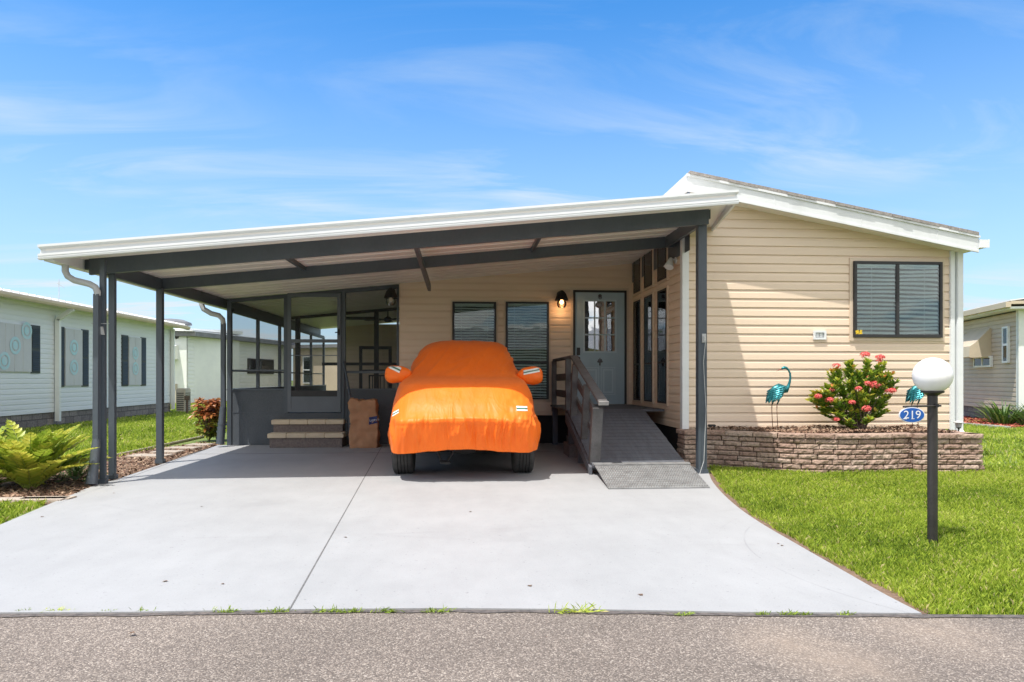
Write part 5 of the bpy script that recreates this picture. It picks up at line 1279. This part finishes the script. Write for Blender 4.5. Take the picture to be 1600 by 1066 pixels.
# croton
c = at(326, 690, Z=0); t = thing('croton_shrub', 'croton shrub with orange red upper leaves by the porch corner', 'shrub', (c.x-.12, c.y+.35, -.02)); c = Vector(t.location)
P_, D_, Rn_ = [], [], []; g = MB()
for k in range(75):
    z = random.uniform(.12, .84); r_ = .26*math.sin(min(1, z/.55+.25)*math.pi*.5)*random.uniform(.3, 1)*(1 if z < .65 else 1.3-z*.5); a_ = random.random()*6.28
    tip = c+Vector((r_*math.cos(a_), r_*math.sin(a_), z)); g.tube([c, c.lerp(tip, .5)+Vector((0,0,.05)), tip], [.008,.005,.003], 5, cap=False)
    for i in range(11): an = random.random()*6.28; P_.append(tip-Vector((0,0,random.random()*.08))); D_.append((math.cos(an), math.sin(an), random.uniform(-.2,.9))); Rn_.append(.05+.85*(z/.85)**1.0*.9+random.uniform(-.18,.18))
leaves('foliage', P_, D_, rng.uniform(.10,.17,len(P_)), rng.uniform(.035,.055,len(P_)), M['croton'], t, np.array(Rn_), .3, .45)
g.build('stems', M['bark'], t, smooth='all')
# strap leaved plant of the right neighbour
def strap(loc, n, ln, label, name='strap_leaf_plant', sx=1.0):
    t = thing(name, label, 'plant', loc); c = Vector(loc); V, Fq, Rn = [], [], []
    for k in range(n):
        az = random.random()*6.28; el = R(random.uniform(38, 85)); l = ln*random.uniform(.7, 1.1); rad = .35*random.random()*sx
        p = c+Vector((math.cos(az)*rad, math.sin(az)*rad, 0)); sd = Vector((-math.sin(az), math.cos(az), 0)); b = len(V); n_ = 7; rv = random.random()
        for i in range(n_+1):
            w_ = .024*(1-(i/n_)**2)+.001; V += [tuple(p-sd*w_), tuple(p+sd*w_)]; Rn += [rv, rv]; d = Vector((math.cos(az)*math.cos(el), math.sin(az)*math.cos(el), math.sin(el))); p = p+d*l/n_; el -= R(7)
        for i in range(n_): Fq.append((b+2*i, b+2*i+1, b+2*i+3, b+2*i+2))
    mesh_rnd('leaves', V, Fq, Rn, M['strap'], t)
    g = MB()
    for k in range(12): a_ = random.random()*6.28; g.tube([c+Vector((.2*math.cos(a_),.2*math.sin(a_),0)), c+Vector((.25*math.cos(a_),.25*math.sin(a_),.3))], [.03,.015], 5)
    g.build('stems', M['bark'], t)

# ------------------------------------------------------------------ globe lamp and number sign
LP = Vector((at(1457,853,Z=-.03).x, at(1457,853,Z=-.03).y, -.03))
LT = thing('lamp_post', 'black post lamp with a white globe standing on the right lawn', 'lamp post', LP)
zt2 = at(1457, 612, Y=LP.y).z; gr = .132
g = MB(); g.lathe([(0,0),(.034,0),(.034,zt2+.01)], LP, 28); g.build('pole', M['pole'], LT, smooth=True)
g = MB(); g.lathe([(.034,zt2-.0),(.05,zt2+.012),(.075,zt2+.022),(.078,zt2+.034),(0,zt2+.034)], LP, 28); g.build('globe_fitter', M['pole'], LT, smooth=True)
cz = at(1457, 587, Y=LP.y).z+.03
g = MB(); g.lathe([(gr*math.sin(math.pi*k/36)+1e-4, cz-gr*math.cos(math.pi*k/36)) for k in range(3, 37)], LP, 48); g.build('globe', M['globe'], LT, smooth='all')
ys = LP.y; zb = at(1440, 634.5, Y=ys).z; xs0, xs1 = at(1409,0,Y=ys-.03).x, at(1468,0,Y=ys-.03).x
g = MB(); g.tube([(xs0,ys-.045,zb-.003),(xs1,ys-.045,zb+.003)], .007, 10); g.tube([(LP.x,ys-.05,zb-.008),(LP.x,ys-.05,zb+.016)], .012, 8); g.build('sign_bracket', M['pole'], LT, smooth=True)
sc = at(1424, 648.5, Y=ys-.045); aw, ah = .0975, .057
SG = thing('number_sign', 'blue oval house number sign hanging from the lamp post arm, reading 219', 'sign', (sc.x, ys-.045, sc.z))
def oval(a, b, y0, y1, n=48):
    g = MB(); g.v = [(sc.x+a*math.cos(2*math.pi*k/n), y, sc.z+b*math.sin(2*math.pi*k/n)) for y in (y0, y1) for k in range(n)]
    g.f = [tuple(range(n)), tuple(range(n, 2*n))[::-1]]+[(k, (k+1) % n, n+(k+1) % n, n+k) for k in range(n)]; return g
oval(aw, ah, ys-.052, ys-.046).build('sign_rim', M['lettering'], SG, smooth=True)
oval(aw-.006, ah-.006, ys-.0545, ys-.0522).build('sign_face', M['signblue'], SG, smooth=True)
tx = text_mb('219', .083, lambda u, v: (sc.x+u*1.08, ys-.0562, sc.z+v*.98))
# small serifs so the figures read like the enamel ones
for (ux, uz, w_, h_) in ((.004,-.0275,.024,.0045),(-.056,-.0275,.030,.005)): tx.add([(sc.x+ux-w_/2,ys-.0563,sc.z+uz-h_/2),(sc.x+ux+w_/2,ys-.0563,sc.z+uz-h_/2),(sc.x+ux+w_/2,ys-.0563,sc.z+uz+h_/2),(sc.x+ux-w_/2,ys-.0563,sc.z+uz+h_/2)], [(0,1,2,3)])
tx.build('numerals', M['lettering'], SG, fix=False)
g = MB()
for dx in (-.045, .045): g.tube([(sc.x+dx,ys-.048,sc.z+ah*.85),(sc.x+dx,ys-.045,zb)], .0025, 6)
g.build('hanger', M['pole'], SG)
# solar lights in the planter
def solar(px, py, Y, label, h=.17):
    c = at(px, 672, Y=Y); c.z = .455; t = thing('solar_light', label, 'garden light', c, 'solar lights in the planter')
    g = MB(); g.lathe([(0,0),(.008,0),(.012,h*.25),(.03,h*.32),(.034,h*.36)], c, 14); g.build('stake', M['black'], t, smooth=True)
    g = MB(); g.lathe([(.032,h*.36),(.042,h*.72),(0,h*.72)], c, 18); g.build('lamp_glass', M['greyplastic'], t, smooth=True)
    g = MB(); g.lathe([(0,h*.7),(.065,h*.72),(.068,h*.77),(.03,h*.9),(0,h*.92)], c, 20); g.build('lamp_cap', M['greyplastic'], t, smooth=True)
solar(1498, 660, 9.15, 'grey solar light at the right end of the planter')
c = at(1112, 668, Y=9.5); t = thing('path_light', 'low black spotlight in the planter beside the right carport post', 'garden light', (c.x, c.y, .46))
g = MB(); g.box(c.x-.05, c.x+.05, 9.46, 9.54, .515, .55); g.build('lamp_head', M['black'], t, bevel=.008)
g = MB(); g.tube([(c.x,9.5,.45),(c.x,9.5,.52)], .009, 6); g.build('stake', M['black'], t)
#PART4
# ------------------------------------------------------------------ left neighbour
XN = -10.6
NH = thing('neighbour_house', 'long pale grey sided house with a white ribbed metal roof on the left', 'house', (XN, 20, 0))
siding('wall', NH, (XN, 25.6), (XN, 7.0), .34, 3.1, (1,0), M['nside'], .125, dd=.012)
g = MB(); g.add([(XN,7,.3),(XN-6,7,.3),(XN-6,7,3.1),(XN,7,3.1)], [(0,1,2,3)]); g.add([(XN,25.6,.3),(XN-6,25.6,.3),(XN-6,25.6,3.1),(XN,25.6,3.1)], [(0,1,2,3)]); g.add([(XN-6,25.6,0),(XN-6,7,0),(XN-6,7,3.1),(XN-6,25.6,3.1)], [(0,1,2,3)])
g.add([(XN,7,3.1),(XN-6,7,3.1),(XN-3,7,3.5)], [(0,1,2)]); g.add([(XN,25.6,3.1),(XN-6,25.6,3.1),(XN-3,25.6,3.5)], [(0,1,2)])
g.build('gable_wall', M['nside'], NH)
g = MB(); g.box(XN-6.0, XN-.02, 7.02, 25.58, -.03, .36); g.build('stone_skirting', M['blockskirt'], NH)
g = MB(); e = .42
g.hexa([(XN+e,6.7,3.10),(XN+e,25.95,3.10),(XN-3,25.95,3.56),(XN-3,6.7,3.56),(XN+e,6.7,3.16),(XN+e,25.95,3.16),(XN-3,25.95,3.62),(XN-3,6.7,3.62)])
g.hexa([(XN-6-e,6.7,3.10),(XN-6-e,25.95,3.10),(XN-3,25.95,3.56),(XN-3,6.7,3.56),(XN-6-e,6.7,3.16),(XN-6-e,25.95,3.16),(XN-3,25.95,3.62),(XN-3,6.7,3.62)])
nr_ = g.build('metal_roof', M['mroof'], NH)
g = MB(); y = 6.8
while y < 25.9:
    g.hexa([(XN+e+.01,y,3.155),(XN+e+.01,y+.05,3.155),(XN-3,y+.05,3.615),(XN-3,y,3.615),(XN+e+.01,y+.01,3.20),(XN+e+.01,y+.04,3.20),(XN-3,y+.04,3.66),(XN-3,y+.01,3.66)]); y += .3
g.build('roof_ribs', M['mroof'], nr_)
g = MB(); g.box(XN+.02, XN+e, 6.75, 25.9, 3.06, 3.095); g.box(XN+.015, XN+.05, 6.9, 25.65, 2.98, 3.06); g.build('soffit', M['nside2'], NH)
g = MB(); g.extr([(0,0),(.09,0),(.12,.05),(.125,.11),(0,.11)], lambda a, b: (XN+e+a, 6.7, 3.01+b), lambda a, b: (XN+e+a, 25.95, 3.01+b)); g.build('gutter', M['awning'], NH)
pX = lambda px, py: at(px, py, X=XN)
def nwin(x0, x1, y0, y1, sh, circles, parent=NH):
    a, b = pX(x0, y1), pX(x1, y1); zt__ = pX(x0, y0).z; zb__ = pX(x0, y1).z
    g = MB(); g.box(XN+.005, XN+.05, a.y, b.y, zb__, zt__); w = g.build('hurricane_panel', M['panel'], parent)
    g = MB(); n = max(2, int((b.y-a.y)/.28))
    for k in range(1, n): y = a.y+(b.y-a.y)*k/n; g.box(XN+.05, XN+.056, y-.012, y+.012, zb__+.02, zt__-.02)
    g.build('panel_rib', M['panel'], w)
    for cx, cy in circles:
        c = pX(cx, cy); g = MB(); n = 28; r1_, r2_, r3_ = .20, .13, .10; b0 = 0
        g.v = [(XN+.059, c.y+r*math.cos(2*math.pi*k/n), c.z+r*1.05*math.sin(2*math.pi*k/n)) for r in (r1_, r2_, r3_) for k in range(n)]
        g.f = [(k, (k+1) % n, n+(k+1) % n, n+k) for k in range(n)]+[tuple(2*n+k for k in range(n))]; g.build('painted_ring', M['aqua'], w, fix=False)
    for s0, s1 in sh:
        a, b = pX(s0, 540), pX(s1, 540); g = MB(); y0_, y1_ = a.y, b.y
        g.box(XN+.005, XN+.03, y0_, y1_, zb__-.03, zt__+.03); fr_ = g.build('shutter', M['shutter'], parent)
        g = MB(); frw = .04
        for (zz0, zz1) in ((zb__+.03, (zb__+zt__)/2-.04), ((zb__+zt__)/2+.04, zt__-.03)):
            z = zz0
            while z < zz1: g.hexa([(XN+.03,y0_+frw,z),(XN+.03,y1_-frw,z),(XN+.03,y1_-frw,z+.03),(XN+.03,y0_+frw,z+.03),(XN+.045,y0_+frw,z),(XN+.045,y1_-frw,z),(XN+.032,y1_-frw,z+.03),(XN+.032,y0_+frw,z+.03)]); z += .045
        g.build('louvres', M['shutter'], fr_)
nwin(-40, 46, 499, 580, ((47,61),), ((38,517),(20,540),(3,564)))
nwin(99.5, 126, 513, 603, ((90.5,99),(126.5,137)), ((112.5,543),(112.5,574)))
nwin(199.5, 218.5, 526, 602, ((189,199),(219,227)), ((209,552),(209,576)))
g = MB(); c = pX(85, 560); g.bar((XN+.09,c.y,.1), (XN+.09,c.y,2.75), .11, .09, up=(0,1,0)); g.bar((XN+.09,c.y,2.74), (XN+e+.04,c.y,3.02), .11, .09, up=(0,1,0)); g.build('downspout', M['nside2'], NH)
g = MB(); g.box(XN-.02, XN+.05, 25.5, 25.68, .3, 3.0); g.bar((XN+.1,25.5,.1), (XN+.1,25.5,3.0), .1, .08, up=(0,1,0)); g.build('corner_trim', M['nside2'], NH)
g = MB(); c = pX(216, 480); g.tube([(XN-3,24,3.55),(XN-3,24,4.55)], .012, 6); g.tube([(XN-3,23.9,4.4),(XN-3,24.3,4.3)], .008, 6); tag(g.build('roof_aerial', M['greyplastic'], NH))
# utility boxes at the far corner
a = at(268, 640, Y=25.9)
t = thing('heat_pump', 'beige air conditioning unit by the far corner of the grey house', 'air conditioner', (XN+.55, 25.6, -.03))
g = MB(); g.box(XN+.1, XN+.42, 25.75, 26.3, -.03, .85); g.build('casing', M['acunit'], t, bevel=.03)
g = MB()
for k in range(9): g.box(XN+.421, XN+.432, 25.8, 26.25, .06+k*.075, .085+k*.075); g.box(XN+.14, XN+.38, 25.738, 25.749, .06+k*.075, .085+k*.075)
g.build('grille', M['shutter'], t)
g = MB(); g.tube([(XN+.95,24.6,-.03),(XN+.95,24.6,.5)], .04, 10); g.box(XN+.87, XN+1.03, 24.55, 24.65, .45, .60); tag(g.build('yard_post', M['bark'], None), 'short brown utility post beside the beige air conditioning unit', 'post')

# ------------------------------------------------------------------ white house behind
A, B = atd(293, 592, 33.5), atd(452, 592, 44); A.z = B.z = 0
uW = (B-A).normalized(); nW = Vector((uW.y, -uW.x, 0)); 
if nW.y > 0: nW = -nW
WH = thing('white_house', 'white sided house with a dark overhanging eave beyond the left lawn', 'house', A)
siding('wall', WH, (A.x, A.y), (B.x, B.y), 0, 3.35, (nW.x, nW.y), M['nside2'], .2, dd=.02)
g = MB(); Lw = Loc(A, uW, nW); Lt = (B-A).length
Lw.box(g, -.2, Lt+.2, 3.28, 3.50, -2.5, .55); g.build('eave', M['darkroof'], WH)
g = MB(); Lw.box(g, 0, Lt, 0, 3.3, -6, -.05); g.build('end_wall', M['nside2'], WH)
g = MB(); g.hexa([Lw(-.3,3.51,.5), Lw(Lt+.2,3.51,.5), Lw(Lt+.2,3.6,-3.5), Lw(-.3,3.6,-3.5), Lw(-.3,3.55,.5), Lw(Lt+.2,3.55,.5), Lw(Lt+.2,3.75,-3.5), Lw(-.3,3.75,-3.5)])
g.build('roof', M['mroof'], WH)
c = Lw(1.6, 4.0, -2); g = MB(); g.lathe([(0,.0),(1.0,0),(.95,.12),(.6,.26),(0,.32)], c, 20); g.build('roof_dome', M['darkroof'], WH, smooth=True)
def wloc(px, py):   # distance along the wall and height for a pixel
    xc = (px-800)/F; d = Vector((xc*cs+sn, cs-xc*sn)); o = Vector((A.x, A.y)); u2 = Vector((uW.x, uW.y))
    det = d.x*(-u2.y)-(-u2.x)*d.y; t_ = (o.x*(-u2.y)-(-u2.x)*o.y)/det; s_ = (d.x*o.y-d.y*o.x)/det
    return -s_ if False else ((d*t_-o).dot(u2)), CH+(592-py)/F*t_
def wwin(x0, x1, y0, y1, split=('h', .5), parent=WH, fm='white', blinds=False):
    a, zt_ = wloc(x0, y0); b, _ = wloc(x1, y0); _, zb_ = wloc(x0, y1)
    return window(parent, Lw(a, zb_, .02), uW, nW, b-a, zt_-zb_, split, .06, fm, 0, blinds)
wwin(335, 345, 565, 596); wwin(386, 426, 560, 584, ('v', .5), fm='black')
# awning wing on its left
A2, B2 = atd(228, 592, 34.2), atd(294, 592, 33.6); A2.z = B2.z = 0; u2 = (B2-A2).normalized(); n2_ = Vector((u2.y, -u2.x, 0)); n2_ = -n2_ if n2_.y > 0 else n2_
L2 = Loc(A2, u2, n2_); t2 = (B2-A2).length
g = MB(); L2.box(g, 0, t2, 0, 3.6, -4, 0); L2.box(g, -.1, t2+.1, 3.15, 3.2, 0, .05); g.build('annex_wall', M['nside2'], WH)
g = MB(); g.hexa([L2(-.2,3.6,.3), L2(t2+.2,3.6,.3), L2(t2+.2,3.62,-4), L2(-.2,3.62,-4), L2(-.2,3.66,.3), L2(t2+.2,3.66,.3), L2(t2+.2,3.8,-4), L2(-.2,3.8,-4)]); g.build('annex_roof', M['mroof'], WH)
sc_ = F/33.8; xa_ = (262-228)/sc_*1.0; xb_ = (292-228)/sc_
g = MB(); pr_ = [(0,2.25),(.75,1.75),(.75,1.70),(0,2.2)]
aw_ = [(0,0),(.0,.95),(.25,.93),(.55,.75),(.75,.35),(.78,0)]
g.extr(aw_, lambda d, z: L2(xa_-.2, 2.15+z*.75, d), lambda d, z: L2(xb_, 2.15+z*.75, d)); g.build('awning', M['nside2'], WH)
w_ = window(WH, L2(xa_+.25, 1.2-.0, .02), u2, n2_, xb_-xa_-.35, .85, None, .07, 'white', 0, False)
g = MB(); L2.box(g, xa_-.1, xb_-.05, 0, .95, .01, .25); g.build('utility_cupboard', M['acunit'], WH)
c = L2(xb_-.9, .62, .36); HR = thing('hose_reel', 'coiled green garden hose hanging on the far white house', 'hose', c)
for k in range(4):
    g = MB(); g.tube([c+u2*((.20+.03*k)*math.cos(t*.4488))+Vector((0,-.02*k,(.36+.03*k)*math.sin(t*.4488))) for t in range(15)], .022, 6, cap=False); g.build('coil', M['hose'], HR, smooth='all')
g = MB(); L_ = Loc(c, u2, n2_); L_.box(g, -.05, .05, -.6, .5, -.1, -.05); g.build('holder', M['shutter'], HR)
g = MB(); c = L2(xb_-.1, 2.9+.35, .15); g.lathe([(0,-.1),(.12,-.05),(.14,.08),(0,.12)], c, 12); g.build('security_light', M['black'], WH, smooth=True)
# the far beige house glimpsed through the porch
A3, B3 = atd(458, 592, 43), atd(640, 592, 40); A3.z = B3.z = 0; u3 = (B3-A3).normalized(); n3 = Vector((u3.y, -u3.x, 0)); n3 = -n3 if n3.y > 0 else n3
L3 = Loc(A3, u3, n3); t3 = (B3-A3).length
FH = thing('beige_house', 'far beige house glimpsed through the screened porch', 'house', A3)
g = MB(); L3.box(g, 0, t3, 0, 3.1, -6, 0); g.build('wall', M['nside3'], FH)
g = MB(); L3.box(g, -.3, t3+.3, 3.1, 3.3, -6.3, .4); g.build('roof', M['darkroof'], FH)
window(FH, L3(.8, .9, .02), u3, n3, .7, 1.7, ('h', .5), .06, 'white', 0, False)

# ------------------------------------------------------------------ right neighbour
A4, B4 = atd(1478, 592, 22.8), atd(1594, 592, 18.0); A4.z = B4.z = 0; u4 = (B4-A4).normalized(); n4 = Vector((u4.y, -u4.x, 0)); n4 = -n4 if n4.x > 0 else n4
L4 = Loc(A4, u4, n4); t4 = (B4-A4).length
RH = thing('right_neighbour_house', 'beige grey sided house with a fabric awning at the right edge', 'house', A4)
siding('wall', RH, (A4.x, A4.y), (B4.x, B4.y), .36, 3.05, (n4.x, n4.y), M['nside3'], .125, dd=.02)
g = MB(); L4.box(g, 0, t4, -.03, .37, -5, -.03); L4.box(g, 0, t4-.01, .37, 3.0, -5, -.05); g.build('block_skirting', M['blockskirt'], RH)
g = MB(); C4 = B4+Vector((6, .2, 0)); n5 = Vector((.0, -1, 0))
siding('front_wall', RH, (B4.x, B4.y), (C4.x, C4.y), .36, 3.05, (0,-1), M['nside3'], .125, dd=.02)
g = MB(); L4.box(g, -3, t4+.35, 3.02, 3.08, -5, .38); sf = g.build('soffit', M['nside2'], RH)
g = MB(); L4.box(g, -3, t4+.40, 3.06, 3.20, .381, .50); L4.box(g, -3, t4+.40, 3.14, 3.22, -5, .38); g.build('gutter', M['awning'], RH)
g = MB(); g.hexa([L4(-3,3.22,.4), L4(t4+.4,3.22,.4), L4(t4+.4,3.9,-5), L4(-3,3.9,-5), L4(-3,3.25,.4), L4(t4+.4,3.25,.4), L4(t4+.4,3.95,-5), L4(-3,3.95,-5)]); g.build('roof', M['mroof'], RH)
g = MB(); L4.box(g, t4-.10, t4+.02, .33, 3.02, .0, .05); L4.box(g, t4-.03, t4+.03, .33, 3.02, -.1, .05); g.build('corner_trim', M['nside2'], RH)
def r4(px, py):
    xc = (px-800)/F; d = Vector((xc*cs+sn, cs-xc*sn)); o = Vector((A4.x, A4.y)); u_ = Vector((u4.x, u4.y))
    # solve o+u*s = d*t
    det = u_.x*(-d.y)+d.x*u_.y; s_ = (-o.x*(-d.y)-d.x*o.y)/det; t_ = (o+u_*s_).dot(d)/d.dot(d)
    return s_, CH+(592-py)/F*t_
a, za = r4(1571, 511); b, _ = r4(1580, 511); _, zb_ = r4(1576, 567)
window(RH, L4(a, zb_, .02), u4, n4, b-a, za-zb_, ('h', .5), .05, 'white', 0, False)
a, za = r4(1526, 558); b, _ = r4(1553, 558); _, zb_ = r4(1540, 574)
window(RH, L4(a, zb_, .02), u4, n4, b-a, za-zb_, ('v', .5), .05, 'white', 0, False)
a, za = r4(1516, 517); b, _ = r4(1550, 517); _, z1_ = r4(1533, 540); _, z2_ = r4(1533, 560)
g = MB(); g.extr([(0,za),(.02,za),(.42,z1_+.05),(.55,z1_-.05),(.58,z2_+.02),(.50,z2_),(.1,z2_+.02),(0,z2_+.05)], lambda d, z: L4(a, z, d+.01), lambda d, z: L4(b, z, d+.01)); g.build('awning', M['awning'], RH)
c = at(1568, 664, Z=-.03); strap((c.x, c.y, -.02), 130, .80, 'spiky strap leaved plant in the red mulch of the right neighbour')
c = at(1618, 668, Z=-.03); strap((c.x, c.y, -.02), 110, .80, 'second strap leaved plant cut by the right edge of the photo')
q0, q1 = L4(-1.5, 0, .0), L4(t4+.3, 0, .0)
rb = [(q0.x, q0.y), (L4(-1.5,0,1.9).x, L4(-1.5,0,1.9).y), (L4(t4*.4,0,1.7).x, L4(t4*.4,0,1.7).y), (L4(t4,0,1.5).x, L4(t4,0,1.5).y), (L4(t4+1.5,0,.9).x, L4(t4+1.5,0,.9).y), (q1.x+1, q1.y)]
g = MB(); g.add([(p[0], p[1], -.01) for p in rb], [tuple(range(len(rb)))]); struct(g, 'mulch_bed', M['soil'])
chips('red_mulch', rb, 14000, .08, M['redmulch'], -.008, 'red mulch bed along the right neighbour house')
g = MB()
for a, b in zip(rb[1:5], rb[2:5]): g.bar((a[0],a[1],-.0), (b[0],b[1],-.0), .12, .07)
tag(g.build('bed_border', M['curb'], None, bevel=.01), 'pale concrete edging in front of the red mulch bed', 'edging')

# ------------------------------------------------------------------ weeds on the seam
for i, (px, s_, lab) in enumerate(((37,.6,0),(88,.9,1),(168,.5,0),(222,.7,0),(355,1.0,0),(408,.5,0),(432,.9,0),(508,1.1,0),(535,.5,0),(553,.8,0),(608,1.1,0),(684,1.0,0),(905,1.9,2),(1067,.7,0),(1190,.6,0),(1230,.8,0),(1258,.6,0),(1322,.6,0))):
    c = at(px, 957 if px < 1000 else 961, Z=-.01); V, Fq, Rn = [], [], []; n = int(26*s_**.5)+14
    for k in range(n):
        az = random.random()*6.28; el = R(random.uniform(8, 65)); l = random.uniform(.02, .055)*s_**.8; x0_ = random.gauss(0, .035*s_); sd = Vector((-math.sin(az), math.cos(az), 0))*.0022
        p = Vector((c.x+x0_, c.y+random.gauss(0,.006), -.008)); d = Vector((math.cos(az)*math.cos(el), math.sin(az)*math.cos(el)*.6, math.sin(el))); b = len(V)
        V += [tuple(p-sd), tuple(p+sd), tuple(p+d*l*.6+sd), tuple(p+d*l-Vector((0,0,l*.15)))]; Fq.append((b, b+1, b+2, b+3)); Rn += [random.uniform(.0,.5) if lab == 0 else random.uniform(.4, 1.0)]*4
    o = mesh_rnd('weed_tuft', V, Fq, Rn, M['grass'], None)
    ordn = ['leftmost','second','third','fourth','fifth','sixth','seventh','eighth','ninth','tenth','eleventh','twelfth','','fourteenth','fifteenth','sixteenth','seventeenth','rightmost'][i]
    if lab == 0: tag(o, 'small green grass tuft on the driveway and road seam, '+ordn+' counted from the left', 'weed', 'grass tufts along the driveway seam')
    if lab == 1: tag(o, 'brown dried tuft on the seam at the left end of the driveway', 'weed', 'grass tufts along the driveway seam')
    if lab == 2: tag(o, 'largest grass tuft on the seam, straw coloured, in front of the ramp', 'weed', 'grass tufts along the driveway seam')

# ------------------------------------------------------------------ across the street (seen only in reflections)
OH = thing('opposite_house', 'cream house across the street behind the camera', 'house', (2, -14, 0))
g = MB(); g.box(-6, 9, -20, -14, 0, 3); g.build('wall', M['nside3'], OH)
g = MB(); g.add([(-7,-13.4,2.9),(10,-13.4,2.9),(10,-20.6,2.9),(-7,-20.6,2.9),(-7,-17,4.3),(10,-17,4.3)], [(0,1,5,4),(2,3,4,5),(1,2,5),(3,0,4),(0,3,2,1)]); g.build('roof', M['darkroof'], OH)
def tree(x, y, h, r_, label):
    t = thing('shade_tree', label, 'tree', (x, y, 0)); c = Vector((x, y, 0)); g = MB(); P_ = []
    g.tube([c, c+Vector((.1,0,h*.3)), c+Vector((0,.1,h*.55))], [.22,.17,.12], 10)
    for k in range(16):
        a_ = k*2.4; q = c+Vector((r_*.65*math.cos(a_)*random.uniform(.4,1), r_*.65*math.sin(a_)*random.uniform(.4,1), h*random.uniform(.5,.92))); g.tube([c+Vector((0,0,h*.42)), c.lerp(q,.5)+Vector((0,0,h*.2)), q], [.09,.05,.02], 6)
        m_ = 260; P_.append(np.array(q)+rng.normal(0, r_*.24, (m_, 3)))
    g.build('trunk', M['bark'], t, smooth='all'); P_ = np.concatenate(P_); leaves('crown', P_, rdir(len(P_)), .22, .12, M['tree'], t, rng.random(len(P_)), .2, .2)
tree(-8, -12, 7, 3, 'tall shade tree across the street on the left'); tree(11.5, -11, 5.5, 2.4, 'shorter shade tree across the street on the right')
